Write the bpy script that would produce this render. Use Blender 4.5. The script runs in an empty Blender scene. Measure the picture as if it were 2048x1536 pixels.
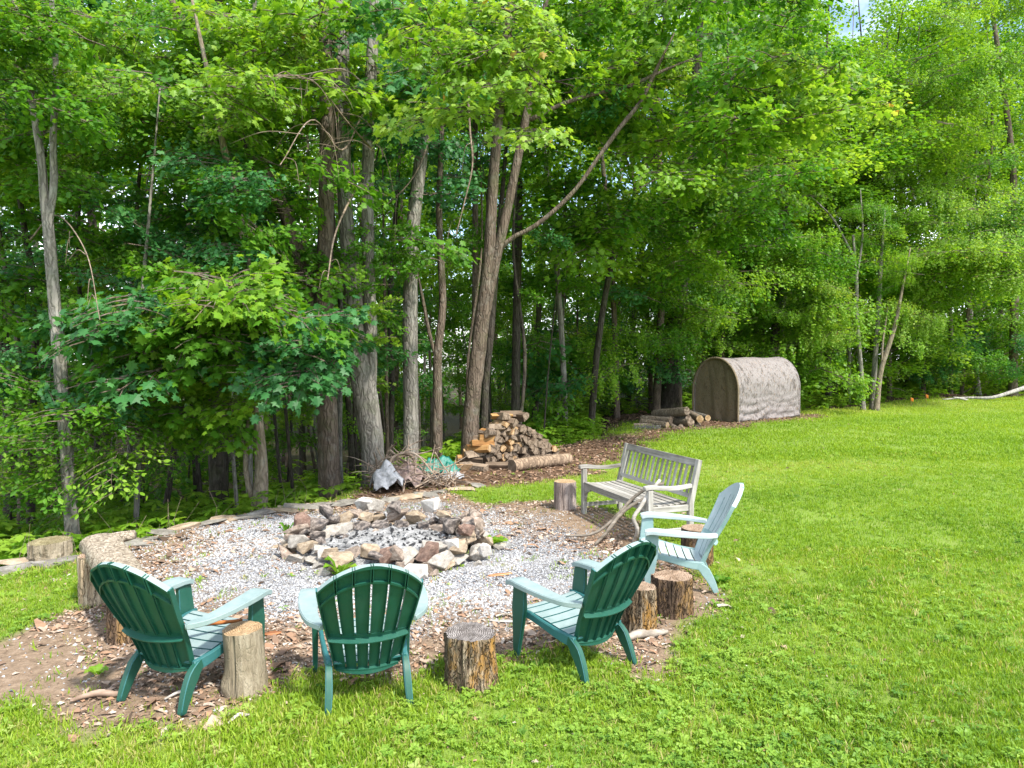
import bpy, bmesh, math, random
import numpy as np
from mathutils import Vector, Matrix, Euler

random.seed(7)
RNG = np.random.default_rng(7)
SC = bpy.context.scene
COL = SC.collection
R = math.radians

# ------------------------------------------------------------------ camera
F_PX, PITCH, CAM_H = 1428.0, 0.0413, 2.1
cd = bpy.data.cameras.new('camera')
cd.sensor_width = 36.0
cd.lens = 36.0 * F_PX / 2048.0
cd.clip_start = 0.05
cd.clip_end = 500
cam = bpy.data.objects.new('camera', cd)
COL.objects.link(cam)
cam.location = (0, 0, CAM_H)
cam.rotation_euler = (math.pi / 2 - PITCH, 0, 0)
SC.camera = cam

# ------------------------------------------------------------------ world, sun, exposure
SUN_EL, SUN_AZ = R(54), R(136)          # azimuth clockwise from +Y
world = bpy.data.worlds.new('World')
SC.world = world
world.use_nodes = True
wn, wl = world.node_tree.nodes, world.node_tree.links
wn.clear()
sky = wn.new('ShaderNodeTexSky')
sky.sky_type = 'NISHITA'
sky.sun_disc = False
sky.sun_elevation = SUN_EL
sky.sun_rotation = SUN_AZ
tc = wn.new('ShaderNodeTexCoord')
cn = wn.new('ShaderNodeTexNoise')
cn.inputs['Scale'].default_value = 2.6
cn.inputs['Detail'].default_value = 7
cn.inputs['Roughness'].default_value = 0.6
cr = wn.new('ShaderNodeValToRGB')
cr.color_ramp.elements[0].position = 0.45
cr.color_ramp.elements[1].position = 0.63
wl.new(tc.outputs['Generated'], cn.inputs['Vector'])
wl.new(cn.outputs['Fac'], cr.inputs['Fac'])
mx = wn.new('ShaderNodeMixRGB')
wl.new(cr.outputs['Color'], mx.inputs['Fac'])
wl.new(sky.outputs['Color'], mx.inputs['Color1'])
mx.inputs['Color2'].default_value = (9.5, 9.8, 10.4, 1)
bg = wn.new('ShaderNodeBackground')
bg.inputs['Strength'].default_value = 0.15
wl.new(mx.outputs['Color'], bg.inputs['Color'])
wo = wn.new('ShaderNodeOutputWorld')
wl.new(bg.outputs['Background'], wo.inputs['Surface'])

sd = bpy.data.lights.new('sun', 'SUN')
sd.energy = 3.4
sd.angle = R(4)
sd.color = (1.0, 0.95, 0.86)
sun = bpy.data.objects.new('sun', sd)
COL.objects.link(sun)
sv = Vector((math.sin(SUN_AZ) * math.cos(SUN_EL), math.cos(SUN_AZ) * math.cos(SUN_EL), math.sin(SUN_EL)))
sun.rotation_euler = sv.to_track_quat('Z', 'Y').to_euler()
sun.location = (0, 0, 30)

SC.view_settings.view_transform = 'Standard'
SC.view_settings.look = 'None'
SC.view_settings.gamma = 1
SC.view_settings.use_curve_mapping = False
SC.view_settings.exposure = 1.25
cy = SC.cycles
cy.max_bounces = 8
cy.diffuse_bounces = 6
cy.glossy_bounces = 2
cy.transmission_bounces = 6
cy.caustics_reflective = False
cy.caustics_refractive = False

# ------------------------------------------------------------------ pixel -> world (photo pixels, 2048 wide)
FW = Vector((0, math.cos(PITCH), -math.sin(PITCH)))
UP = Vector((0, math.sin(PITCH), math.cos(PITCH)))
def ray(u, v):
    return FW + Vector((1, 0, 0)) * ((u - 1024) / F_PX) + UP * ((768 - v) / F_PX)
def G(u, v, z=0.0):
    d = ray(u, v)
    t = (z - CAM_H) / d.z
    return Vector((d.x * t, d.y * t, z))
def P(u, v, Y):
    d = ray(u, v)
    t = Y / d.y
    return Vector((d.x * t, Y, CAM_H + d.z * t))

# ------------------------------------------------------------------ mesh helpers
def mesh_from(name, V, F, mats, tint=None, midx=None, smooth=False):
    V = np.asarray(V, dtype=np.float32)
    me = bpy.data.meshes.new(name)
    if isinstance(F, np.ndarray):
        n, k = F.shape
        me.vertices.add(len(V)); me.loops.add(n * k); me.polygons.add(n)
        me.vertices.foreach_set('co', V.ravel())
        me.loops.foreach_set('vertex_index', F.astype(np.int32).ravel())
        me.polygons.foreach_set('loop_start', np.arange(0, n * k, k, dtype=np.int32))
    else:
        me.from_pydata([tuple(map(float, v)) for v in V], [], [tuple(f) for f in F])
    for m in mats:
        me.materials.append(m)
    if midx is not None:
        me.polygons.foreach_set('material_index', np.asarray(midx, dtype=np.int32))
    me.polygons.foreach_set('use_smooth', np.full(len(me.polygons), bool(smooth)))
    if tint is not None:
        a = me.attributes.new('tint', 'FLOAT', 'POINT')
        a.data.foreach_set('value', np.asarray(tint, dtype=np.float32))
    me.update(calc_edges=True)
    return me
def link(name, me, parent=None, loc=None, rot=None, scale=None):
    o = bpy.data.objects.new(name, me)
    COL.objects.link(o)
    if parent is not None: o.parent = parent
    if loc is not None: o.location = loc
    if rot is not None: o.rotation_euler = rot
    if scale is not None: o.scale = (scale,) * 3 if isinstance(scale, (int, float)) else scale
    return o
def tag(o, label=None, cat=None, group=None, kind=None):
    if label: o['label'] = label
    if cat: o['category'] = cat
    if group: o['group'] = group
    if kind: o['kind'] = kind
    return o
def empty(name, loc, rz=0.0, label=None, cat=None, group=None):
    o = bpy.data.objects.new(name, None)
    o.empty_display_size = 0.1
    COL.objects.link(o)
    o.location = loc
    o.rotation_euler = (0, 0, rz)
    return tag(o, label, cat, group)
class MB:
    """collects simple shapes into one mesh"""
    def __init__(s): s.v = []; s.f = []; s.m = []
    def add(s, V, F, m=0):
        b = len(s.v)
        s.v += [tuple(map(float, p)) for p in V]
        s.f += [tuple(int(i) + b for i in f) for f in F]
        s.m += [m] * len(F)
        return s
    def build(s, name, mats, parent=None, smooth=False, **k):
        me = mesh_from(name, s.v, s.f, mats, midx=s.m, smooth=smooth)
        return link(name, me, parent, **k)
def box_vf(c, d, M=None):
    x, y, z = (q / 2 for q in d)
    V = np.array([(-x, -y, -z), (x, -y, -z), (x, y, -z), (-x, y, -z), (-x, -y, z), (x, -y, z), (x, y, z), (-x, y, z)])
    if M is not None: V = V @ np.array(M).T
    return V + np.array(c), [(0, 3, 2, 1), (4, 5, 6, 7), (0, 1, 5, 4), (1, 2, 6, 5), (2, 3, 7, 6), (3, 0, 4, 7)]
def bevel_mesh(me, w, seg=1, smooth=False):
    bm = bmesh.new(); bm.from_mesh(me)
    bmesh.ops.recalc_face_normals(bm, faces=bm.faces)
    sharp = [e for e in bm.edges if len(e.link_faces) == 2 and e.calc_face_angle(0) > R(38)]
    if smooth:
        for f in bm.faces: f.smooth = True
        for e in sharp: e.smooth = False
    bmesh.ops.bevel(bm, geom=sharp, offset=w, segments=seg, affect='EDGES', clamp_overlap=True)
    if smooth:
        for f in bm.faces: f.smooth = True
    bm.to_mesh(me); bm.free()
    return me
def beam(name, c, d, mats, parent, rot=None, w=0.004):
    V, F = box_vf((0, 0, 0), d)
    me = mesh_from(name, V, F, mats)
    bevel_mesh(me, w)
    return link(name, me, parent, loc=c, rot=rot)
def frames(pts):
    pts = np.asarray(pts, float)
    T = np.gradient(pts, axis=0)
    T /= np.linalg.norm(T, axis=1)[:, None] + 1e-9
    ref = np.array([0, 0, 1.0]) if abs(T[0, 2]) < 0.8 else np.array([0, 1.0, 0])
    N = []
    n = np.cross(T[0], np.cross(ref, T[0])); n /= np.linalg.norm(n) + 1e-9
    for t in T:
        n = n - t * (n @ t); n /= np.linalg.norm(n) + 1e-9
        N.append(n.copy())
    N = np.array(N)
    return T, N, np.cross(T, N)
def resample(pts, rad, n):
    pts = np.asarray(pts, float); rad = np.asarray(rad, float)
    s = np.r_[0, np.cumsum(np.linalg.norm(np.diff(pts, axis=0), axis=1))]
    q = np.linspace(0, s[-1], n)
    # smooth (Catmull-like) by cubic interpolation of every coordinate
    out = np.stack([smooth_interp(q, s, pts[:, k]) for k in range(3)], 1)
    return out, np.interp(q, s, rad)
def smooth_interp(q, s, y):
    if len(s) < 3: return np.interp(q, s, y)
    m = np.gradient(y, s)
    i = np.clip(np.searchsorted(s, q) - 1, 0, len(s) - 2)
    h = s[i + 1] - s[i]; t = (q - s[i]) / h
    return ((2*t**3 - 3*t**2 + 1) * y[i] + (t**3 - 2*t**2 + t) * h * m[i] + (-2*t**3 + 3*t**2) * y[i+1] + (t**3 - t**2) * h * m[i+1])
def tube(pts, rad, seg=8, n=None, rough=0.0, cap=True, seed=0, flat=1.0):
    if n: pts, rad = resample(pts, rad, n)
    pts = np.asarray(pts, float); rad = np.asarray(rad, float)
    T, N, B = frames(pts)
    a = np.linspace(0, 2 * math.pi, seg, endpoint=False)
    rg = np.random.default_rng(seed)
    k = np.ones((len(pts), seg))
    if rough:
        ph = rg.uniform(0, 6.28, 4)
        base = sum(np.sin(a[None] * (j + 2) + ph[j] + pts[:, 2:3] * (0.5 + j * .4)) / (j + 2) for j in range(4))
        k += rough * base + rough * .6 * rg.normal(size=k.shape)
    V = pts[:, None] + (N[:, None] * np.cos(a)[None, :, None] + B[:, None] * np.sin(a)[None, :, None] * flat) * (rad[:, None] * k)[..., None]
    V = V.reshape(-1, 3); F = []
    m = len(pts)
    for i in range(m - 1):
        for j in range(seg):
            F.append((i * seg + j, i * seg + (j + 1) % seg, (i + 1) * seg + (j + 1) % seg, (i + 1) * seg + j))
    if cap:
        F.append(tuple(reversed(range(seg)))); F.append(tuple((m - 1) * seg + j for j in range(seg)))
    return V, F
def tube_obj(name, pts, rad, mats, parent=None, seg=8, n=None, rough=0.0, seed=0, origin=None, smooth=True):
    V, F = tube(pts, rad, seg, n, rough, True, seed)
    if origin is not None: V = V - np.array(origin)
    me = mesh_from(name, V, F, mats, smooth=smooth)
    return link(name, me, parent)
def noise3(Pn, scale=1.0, seed=0):
    """cheap smooth pseudo noise from sines, about -1..1"""
    rg = np.random.default_rng(seed)
    out = 0
    for o in range(3):
        for _ in range(3):
            w = rg.normal(size=Pn.shape[-1]) * scale * (1.9 ** o)
            out = out + np.sin(Pn @ w + rg.uniform(0, 6.28)) / (1.7 ** o)
    return out / 3.6

# ------------------------------------------------------------------ materials
def nt(name):
    m = bpy.data.materials.new(name); m.use_nodes = True
    t = m.node_tree; t.nodes.clear()
    o = t.nodes.new('ShaderNodeOutputMaterial')
    return m, t, o
def ramp(t, src, stops, interp='LINEAR'):
    r = t.nodes.new('ShaderNodeValToRGB'); r.color_ramp.interpolation = interp
    e = r.color_ramp.elements
    while len(e) > 1: e.remove(e[-1])
    e[0].position = stops[0][0]; e[0].color = (*stops[0][1], 1)
    for p, c in stops[1:]:
        x = e.new(p); x.color = (*c, 1)
    if src is not None: t.links.new(src, r.inputs['Fac'])
    return r.outputs['Color']
def noise(t, scale, detail=4, rough=.55, vec=None, stretch=None, coord='Object', dist=0.0):
    if vec is None:
        c = t.nodes.new('ShaderNodeTexCoord'); vec = c.outputs[coord]
    if stretch:
        mp = t.nodes.new('ShaderNodeMapping'); mp.inputs['Scale'].default_value = stretch
        t.links.new(vec, mp.inputs['Vector']); vec = mp.outputs['Vector']
    n = t.nodes.new('ShaderNodeTexNoise')
    n.inputs['Scale'].default_value = scale; n.inputs['Detail'].default_value = detail
    n.inputs['Roughness'].default_value = rough; n.inputs['Distortion'].default_value = dist
    t.links.new(vec, n.inputs['Vector'])
    return n.outputs['Fac']
def mixc(t, fac, a, b, mode='MIX'):
    m = t.nodes.new('ShaderNodeMixRGB'); m.blend_type = mode
    for i, x in ((0, fac), (1, a), (2, b)):
        if isinstance(x, (int, float)): m.inputs[i].default_value = x
        elif isinstance(x, tuple): m.inputs[i].default_value = (*x, 1)
        else: t.links.new(x, m.inputs[i])
    return m.outputs[0]
def math_(t, op, a, b=None):
    m = t.nodes.new('ShaderNodeMath'); m.operation = op
    for i, x in ((0, a), (1, b)):
        if x is None: continue
        if isinstance(x, (int, float)): m.inputs[i].default_value = x
        else: t.links.new(x, m.inputs[i])
    return m.outputs[0]
def bump(t, h, strength=.5, dist=.01):
    b = t.nodes.new('ShaderNodeBump'); b.inputs['Strength'].default_value = strength
    b.inputs['Distance'].default_value = dist; t.links.new(h, b.inputs['Height'])
    return b.outputs['Normal']
def bsdf(t, o, col, rough=.8, nrm=None, spec=.3):
    b = t.nodes.new('ShaderNodeBsdfPrincipled')
    if isinstance(col, tuple): b.inputs['Base Color'].default_value = (*col, 1)
    else: t.links.new(col, b.inputs['Base Color'])
    if isinstance(rough, (int, float)): b.inputs['Roughness'].default_value = rough
    else: t.links.new(rough, b.inputs['Roughness'])
    b.inputs['Specular IOR Level'].default_value = spec
    if nrm is not None: t.links.new(nrm, b.inputs['Normal'])
    t.links.new(b.outputs[0], o.inputs['Surface'])
    return b
def objrand(t):
    return t.nodes.new('ShaderNodeObjectInfo').outputs['Random']
def attr(t, name='tint'):
    a = t.nodes.new('ShaderNodeAttribute'); a.attribute_name = name
    return a.outputs['Fac']

def leaf_mat(name, stops, trans=.45, objvar=.0, gloss=.25):
    m, t, o = nt(name)
    fac = attr(t)
    if objvar:
        fac = math_(t, 'ADD', fac, math_(t, 'MULTIPLY', math_(t, 'SUBTRACT', objrand(t), .5), objvar))
    col = ramp(t, fac, stops)
    b = t.nodes.new('ShaderNodeBsdfPrincipled')
    t.links.new(col, b.inputs['Base Color'])
    b.inputs['Roughness'].default_value = .48
    b.inputs['Specular IOR Level'].default_value = gloss
    tr = t.nodes.new('ShaderNodeBsdfTranslucent')
    t.links.new(mixc(t, 1.0, col, (1.5, 1.35, .6), 'MULTIPLY'), tr.inputs['Color'])
    ms = t.nodes.new('ShaderNodeMixShader'); ms.inputs[0].default_value = trans
    t.links.new(b.outputs[0], ms.inputs[1]); t.links.new(tr.outputs[0], ms.inputs[2])
    t.links.new(ms.outputs[0], o.inputs['Surface'])
    return m
def bark_mat(name, dark, light, scale=14, moss=.0, lichen=.0, b=.8):
    m, t, o = nt(name)
    c = t.nodes.new('ShaderNodeTexCoord')
    n1 = noise(t, scale, 6, .7, c.outputs['Object'], (1, 1, .16))
    v = t.nodes.new('ShaderNodeTexVoronoi'); v.feature = 'DISTANCE_TO_EDGE'; v.inputs['Scale'].default_value = scale * 1.3
    mp = t.nodes.new('ShaderNodeMapping'); mp.inputs['Scale'].default_value = (1, 1, .13)
    nd = t.nodes.new('ShaderNodeTexNoise'); nd.inputs['Scale'].default_value = 6
    t.links.new(c.outputs['Object'], nd.inputs['Vector'])
    va = t.nodes.new('ShaderNodeVectorMath'); va.operation = 'MULTIPLY_ADD'
    va.inputs[1].default_value = (.12, .12, .12)
    t.links.new(nd.outputs['Color'], va.inputs[0]); t.links.new(c.outputs['Object'], va.inputs[2])
    t.links.new(va.outputs[0], mp.inputs['Vector']); t.links.new(mp.outputs[0], v.inputs['Vector'])
    cr_ = ramp(t, v.outputs['Distance'], [(0, (0, 0, 0)), (.18, (1, 1, 1))])
    col = ramp(t, n1, [(.25, dark), (.5, tuple((a + b_) / 2 for a, b_ in zip(dark, light))), (.75, light)])
    col = mixc(t, math_(t, 'MULTIPLY', math_(t, 'SUBTRACT', 1.0, cr_), .55), col, tuple(x * .35 for x in dark))
    if lichen:
        ln = ramp(t, noise(t, 5, 5, .7, c.outputs['Object']), [(.52, (0, 0, 0)), (.66, (1, 1, 1))])
        col = mixc(t, math_(t, 'MULTIPLY', ln, lichen), col, (.30, .31, .27))
    if moss:
        mn = ramp(t, noise(t, 2.2, 5, .7, c.outputs['Object']), [(.5, (0, 0, 0)), (.68, (1, 1, 1))])
        col = mixc(t, math_(t, 'MULTIPLY', mn, moss), col, (.07, .10, .025))
    h = math_(t, 'ADD', n1, math_(t, 'MULTIPLY', cr_, .7))
    bsdf(t, o, col, .9, bump(t, h, b, .02), .15)
    return m
def wood_mat(name, stops, axis='X', scale=30, rough=.8, b=.35, objvar=.25):
    m, t, o = nt(name)
    st = {'X': (.07, 1, 1), 'Y': (1, .07, 1), 'Z': (1, 1, .07)}[axis]
    n = noise(t, scale, 6, .65, None, st)
    n2 = noise(t, 4, 3, .6)
    f = math_(t, 'ADD', n, math_(t, 'MULTIPLY', math_(t, 'SUBTRACT', n2, .5), .5))
    if objvar: f = math_(t, 'ADD', f, math_(t, 'MULTIPLY', math_(t, 'SUBTRACT', objrand(t), .5), objvar))
    bsdf(t, o, ramp(t, f, stops), rough, bump(t, n, b, .006), .2)
    return m
def plastic_mat(name, base, dull, rough=.45, dirt=.35):
    m, t, o = nt(name)
    n = noise(t, 7, 6, .7)
    n2 = noise(t, 45, 3, .6)
    col = ramp(t, n, [(.3, base), (.7, dull)])
    sp = ramp(t, n2, [(.62, (0, 0, 0)), (.72, (1, 1, 1))])
    col = mixc(t, math_(t, 'MULTIPLY', sp, dirt * .5), col, (.13, .13, .08))
    low = ramp(t, noise(t, 3, 5, .8), [(.5, (0, 0, 0)), (.75, (1, 1, 1))])
    col = mixc(t, math_(t, 'MULTIPLY', low, dirt), col, tuple(.5 * x + .04 for x in base))
    bsdf(t, o, col, ramp(t, n, [(.3, (rough,) * 3), (.8, (rough + .2,) * 3)]), bump(t, n2, .08, .002), .45)
    return m
def tint_mat(name, stops, rough=.85, spec=.2, nb=None, objvar=0.0):
    m, t, o = nt(name)
    f = attr(t)
    if objvar: f = math_(t, 'ADD', f, math_(t, 'MULTIPLY', objrand(t), objvar))
    col = ramp(t, f, stops, 'LINEAR')
    nr = None
    if nb:
        n = noise(t, nb, 5, .65)
        col = mixc(t, .55, col, ramp(t, n, [(.3, (.35, .35, .35)), (.7, (1.25, 1.25, 1.25))]), 'MULTIPLY')
        nr = bump(t, n, .5, .01)
    bsdf(t, o, col, rough, nr, spec)
    return m

# ------------------------------------------------------------------ the ground
EX = np.array([-90, -30, -8, -4.99, -4.25, -3.85, -3.38, -2.65, -2.25, -1.3, 0, 1.42, 3.4, 5.7, 8.0, 10.5, 16.8, 26, 60, 120])
EY = np.array([-20, 0, 5.2, 6.75, 7.7, 8.75, 9.55, 10.25, 11.6, 13.6, 15.0, 16.6, 21.5, 24.6, 25.2, 26.2, 31.5, 36.6, 46, 60])
def edge_y(x): return np.interp(x, EX, EY)
def h_at(x, y):
    x = np.asarray(x, float); y = np.asarray(y, float)
    d = y - edge_y(x)
    dd = np.clip(d, 0, None)
    left = np.clip((4.0 - x) / 7.0, 0, 1)
    drop = left * (.42 * (1 - np.exp(-dd / .35)) + .10 * np.minimum(dd, 22)) + (1 - left) * .012 * np.minimum(dd, 40)
    und = .012 * np.sin(x * 1.3 + y * .7) + .01 * np.sin(x * .6 - y * 1.9)
    und = und + np.clip(d, 0, 1) * .10 * np.sin(x * .9 + 1) * np.cos(y * .7) + np.clip((y - 14) / 8, 0, 1) * .05 * np.sin(x * .35 + y * .22)
    return -drop + und
def hz(x, y): return float(h_at(x, y))
def gp(u, v):
    """ground point seen at photo pixel (u, v)"""
    p = G(u, v)
    return Vector((p.x, p.y, hz(p.x, p.y)))

def poly_sd(px, py, poly):
    poly = np.asarray(poly); n = len(poly)
    d = np.full(px.shape, 1e9); inside = np.zeros(px.shape, bool)
    for i in range(n):
        a, b = poly[i], poly[(i + 1) % n]
        e = b - a; w0, w1 = px - a[0], py - a[1]
        t = np.clip((w0 * e[0] + w1 * e[1]) / (e @ e), 0, 1)
        d = np.minimum(d, np.hypot(w0 - e[0] * t, w1 - e[1] * t))
        c = ((a[1] > py) != (b[1] > py)) & (px < (b[0] - a[0]) * (py - a[1]) / (b[1] - a[1] + 1e-12) + a[0])
        inside ^= c
    return np.where(inside, d, -d)
def gpoly(uv): return np.array([tuple(G(u, v))[:2] for u, v in uv])
BARE = gpoly([(-260, 1350), (40, 1270), (120, 1240), (205, 1205), (180, 1140), (150, 1112), (250, 1088), (400, 1042), (520, 1018), (700, 998), (860, 975),
              (930, 990), (960, 1012), (1100, 1004), (1165, 1012), (1240, 1035), (1310, 1080), (1380, 1120), (1400, 1165), (1425, 1215), (1385, 1290), (1320, 1335),
              (1240, 1325), (1150, 1296), (1010, 1304), (900, 1328), (820, 1352), (650, 1366), (560, 1380), (455, 1412), (330, 1460), (180, 1458), (60, 1405), (-260, 1440)])
BANK = gpoly([(690, 1000), (740, 955), (860, 925), (1000, 905), (1120, 885), (1230, 868), (1400, 838), (1640, 828), (1650, 838), (1480, 856), (1330, 866), (1270, 905), (1180, 945), (1095, 966), (950, 978), (860, 985)])
PIT = np.array([-1.36, 7.68])
def wob(x, y, s=1.0, seed=3):
    return noise3(np.stack([x, y], -1), s, seed)
def masks(x, y):
    n = wob(x, y, 2.2, 5) * .22 + wob(x, y, 8, 6) * .07
    b = poly_sd(x, y, BARE) + n
    k = poly_sd(x, y, BANK) + n * 1.3
    bare = np.clip(b / .22 + .5, 0, 1)
    bank = np.clip(k / .3 + .5, 0, 1)
    r = np.hypot((x - PIT[0]) / 1.08, y - PIT[1])
    ang = np.arctan2(y - PIT[1], x - PIT[0])
    rim = 2.3 - .55 * np.clip(np.cos(ang - 2.75), 0, 1) ** 2 + .35 * np.sin(ang * 2 + 2.6) - .35 * np.clip(np.cos(ang), 0, 1) + n * 1.6
    gravel = np.clip((rim - r) / .7 + .5, 0, 1) * bare
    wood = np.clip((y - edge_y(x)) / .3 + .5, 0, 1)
    return bare, bank, gravel, wood, r
def axis(lo, hi, a, b, fine, ratio=1.18):
    mid = list(np.arange(a, b, fine)); s = fine; L = []; p = a
    while p > lo: s *= ratio; s = min(s, 2.5); p -= s; L.append(p)
    H = []; s = fine; p = mid[-1]
    while p < hi: s *= ratio; s = min(s, 2.5); p += s; H.append(p)
    return np.array(L[::-1] + mid + H)
xs = axis(-110, 130, -5.5, 4.5, .07); ys = axis(-30, 170, 3.0, 12.5, .07)
gx, gy = np.meshgrid(xs, ys)
gz = h_at(gx, gy)
bare, bank, gravel, wood, rr = masks(gx, gy)
gz = gz + gravel * .006 * noise3(np.stack([gx, gy], -1), 9, 2)
nx, ny = len(xs), len(ys)
idx = np.arange(nx * ny).reshape(ny, nx)
Fq = np.stack([idx[:-1, :-1], idx[:-1, 1:], idx[1:, 1:], idx[1:, :-1]], -1).reshape(-1, 4)
def ground_mat():
    m, t, o = nt('ground_soil')
    co = t.nodes.new('ShaderNodeTexCoord').outputs['Object']
    n1 = noise(t, 1.1, 6, .65, co); n2 = noise(t, 14, 6, .7, co); n3 = noise(t, 60, 4, .7, co)
    lawn = ramp(t, n1, [(.25, (.11, .18, .028)), (.5, (.16, .24, .040)), (.75, (.21, .26, .065))])
    lawn = mixc(t, ramp(t, n2, [(.55, (0, 0, 0)), (.75, (.8, .8, .8))]), lawn, (.09, .075, .035))
    dirt = ramp(t, n2, [(.25, (.12, .088, .060)), (.5, (.215, .16, .112)), (.75, (.32, .25, .185))])
    dirt = mixc(t, .5, dirt, ramp(t, n3, [(.3, (.45, .42, .4)), (.7, (1.5, 1.4, 1.3))]), 'MULTIPLY')
    grav = ramp(t, n3, [(.35, (.10, .09, .085)), (.55, (.26, .25, .24)), (.7, (.45, .44, .42))])
    leafl = ramp(t, n3, [(.3, (.045, .026, .016)), (.5, (.11, .066, .040)), (.72, (.20, .125, .08))])
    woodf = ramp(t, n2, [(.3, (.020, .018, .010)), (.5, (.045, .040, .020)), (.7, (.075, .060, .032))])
    col = mixc(t, attr(t, 'bare'), lawn, dirt)
    col = mixc(t, attr(t, 'bank'), col, leafl)
    col = mixc(t, attr(t, 'gravel'), col, grav)
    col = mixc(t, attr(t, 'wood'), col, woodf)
    bsdf(t, o, col, .95, bump(t, math_(t, 'ADD', n2, n3), .6, .02), .1)
    return m
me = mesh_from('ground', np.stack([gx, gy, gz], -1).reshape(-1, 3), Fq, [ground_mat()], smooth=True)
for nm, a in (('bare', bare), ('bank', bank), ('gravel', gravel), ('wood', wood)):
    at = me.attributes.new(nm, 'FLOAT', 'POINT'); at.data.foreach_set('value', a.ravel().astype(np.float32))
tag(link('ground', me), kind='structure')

# ------------------------------------------------------------------ scatter engine (joined geometry)
def rotz(a):
    c, s = np.cos(a), np.sin(a); z = np.zeros_like(c); o = np.ones_like(c)
    return np.stack([np.stack([c, -s, z], -1), np.stack([s, c, z], -1), np.stack([z, z, o], -1)], -2)
def rotx(a):
    c, s = np.cos(a), np.sin(a); z = np.zeros_like(c); o = np.ones_like(c)
    return np.stack([np.stack([o, z, z], -1), np.stack([z, c, -s], -1), np.stack([z, s, c], -1)], -2)
def scatter(name, protos, pos, mats, scale, tilt=.2, tint=None, which=None, yaw=None, mat_of=None, sz=None):
    n = len(pos)
    if which is None: which = RNG.integers(0, len(protos), n)
    if yaw is None: yaw = RNG.uniform(0, 6.283, n)
    if tint is None: tint = RNG.uniform(0, 1, n)
    M = rotz(yaw) @ rotx(RNG.normal(size=n) * tilt) @ rotz(RNG.uniform(0, 6.283, n))
    M = M * (scale if np.ndim(scale) else np.full(n, scale))[:, None, None]
    VV, FF, TT, MI = [], [], [], []; base = 0
    for k, (pv, pf) in enumerate(protos):
        s = np.where(which == k)[0]
        if not len(s): continue
        v = np.einsum('nij,kj->nki', M[s], pv) + pos[s][:, None]
        f = pf[None] + (np.arange(len(s)) * len(pv))[:, None, None] + base
        VV.append(v.reshape(-1, 3)); FF.append(f.reshape(-1, 3)); TT.append(np.repeat(tint[s], len(pv)))
        MI.append(np.full(len(s) * len(pf), mat_of[k] if mat_of else 0)); base += len(s) * len(pv)
    me = mesh_from(name, np.concatenate(VV), np.concatenate(FF), mats, np.concatenate(TT), np.concatenate(MI))
    return link(name, me)

# grass and weed prototypes (unit: metres)
def blade(x, y, a, h, w, lean):
    d = np.array([math.cos(a), math.sin(a)]); q = np.array([-d[1], d[0]])
    b = np.array([x, y]); p = lambda r, z, s: (*(b + d * r + q * s), z)
    V = [p(0, -.005, -w), p(0, -.005, w), p(lean * .35, h * .6, w * .8), p(lean * .35, h * .6, -w * .8), p(lean, h, 0)]
    return V, [(0, 1, 2), (0, 2, 3), (3, 2, 4)]
def proto(parts):
    V, F = [], []
    for v, f in parts:
        b = len(V); V += [tuple(q) for q in v]; F += [tuple(i + b for i in g) for g in f]
    return np.array(V, float), np.array(F, int)
def grass_proto(seed, nb=8, h=.05, spread=.025, w=.0022):
    rg = random.Random(seed)
    return proto([blade(rg.gauss(0, spread), rg.gauss(0, spread), rg.uniform(0, 6.28), h * rg.uniform(.5, 1.25), w * rg.uniform(.7, 1.5), h * rg.uniform(.15, .9)) for _ in range(nb)])
def oval_leaf(a, r0, L, w, z0, z1, fold=.15):
    d = np.array([math.cos(a), math.sin(a)]); q = np.array([-d[1], d[0]])
    p = lambda r, s, z: (*(d * r + q * s), z)
    V = [p(r0, 0, z0), p(r0 + L * .3, w * .8, z0 + (z1 - z0) * .7 + w * fold), p(r0 + L * .7, w * .85, z1 + w * fold), p(r0 + L, 0, z1 - L * .12), p(r0 + L * .7, -w * .85, z1 + w * fold), p(r0 + L * .3, -w * .8, z0 + (z1 - z0) * .7 + w * fold), p(r0 + L * .5, 0, z0 + (z1 - z0) * .85)]
    return V, [(6, 0, 1), (6, 1, 2), (6, 2, 3), (6, 3, 4), (6, 4, 5), (6, 5, 0)]
def weed_proto(seed, n=6, L=.05, w=.016, h=.03):
    rg = random.Random(seed)
    return proto([oval_leaf(k * 6.283 / n + rg.uniform(-.4, .4), .006, L * rg.uniform(.6, 1.2), w * rg.uniform(.8, 1.2), .002, h * rg.uniform(.3, 1.2)) for k in range(n)])
def clover_proto(seed, n=4, h=.04):
    rg = random.Random(seed); P_ = []
    for _ in range(n):
        cx, cy, hh = rg.gauss(0, .022), rg.gauss(0, .022), h * rg.uniform(.5, 1.2)
        a0 = rg.uniform(0, 6.28)
        for k in range(3):
            V, F = oval_leaf(a0 + k * 2.094, .001, .016 * rg.uniform(.8, 1.3), .0075, hh, hh + .003)
            P_.append(([(x + cx, y + cy, z) for x, y, z in V], F))
    return proto(P_)
grass_mat = leaf_mat('grass_green', [(0, (.085, .18, .014)), (.35, (.18, .31, .022)), (.65, (.265, .39, .032)), (.85, (.36, .43, .075)), (1, (.44, .38, .17))], .45)
weed_mat = leaf_mat('weed_green', [(0, (.085, .20, .03)), (.4, (.18, .32, .038)), (.8, (.27, .40, .055)), (1, (.34, .43, .12))], .4)

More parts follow.
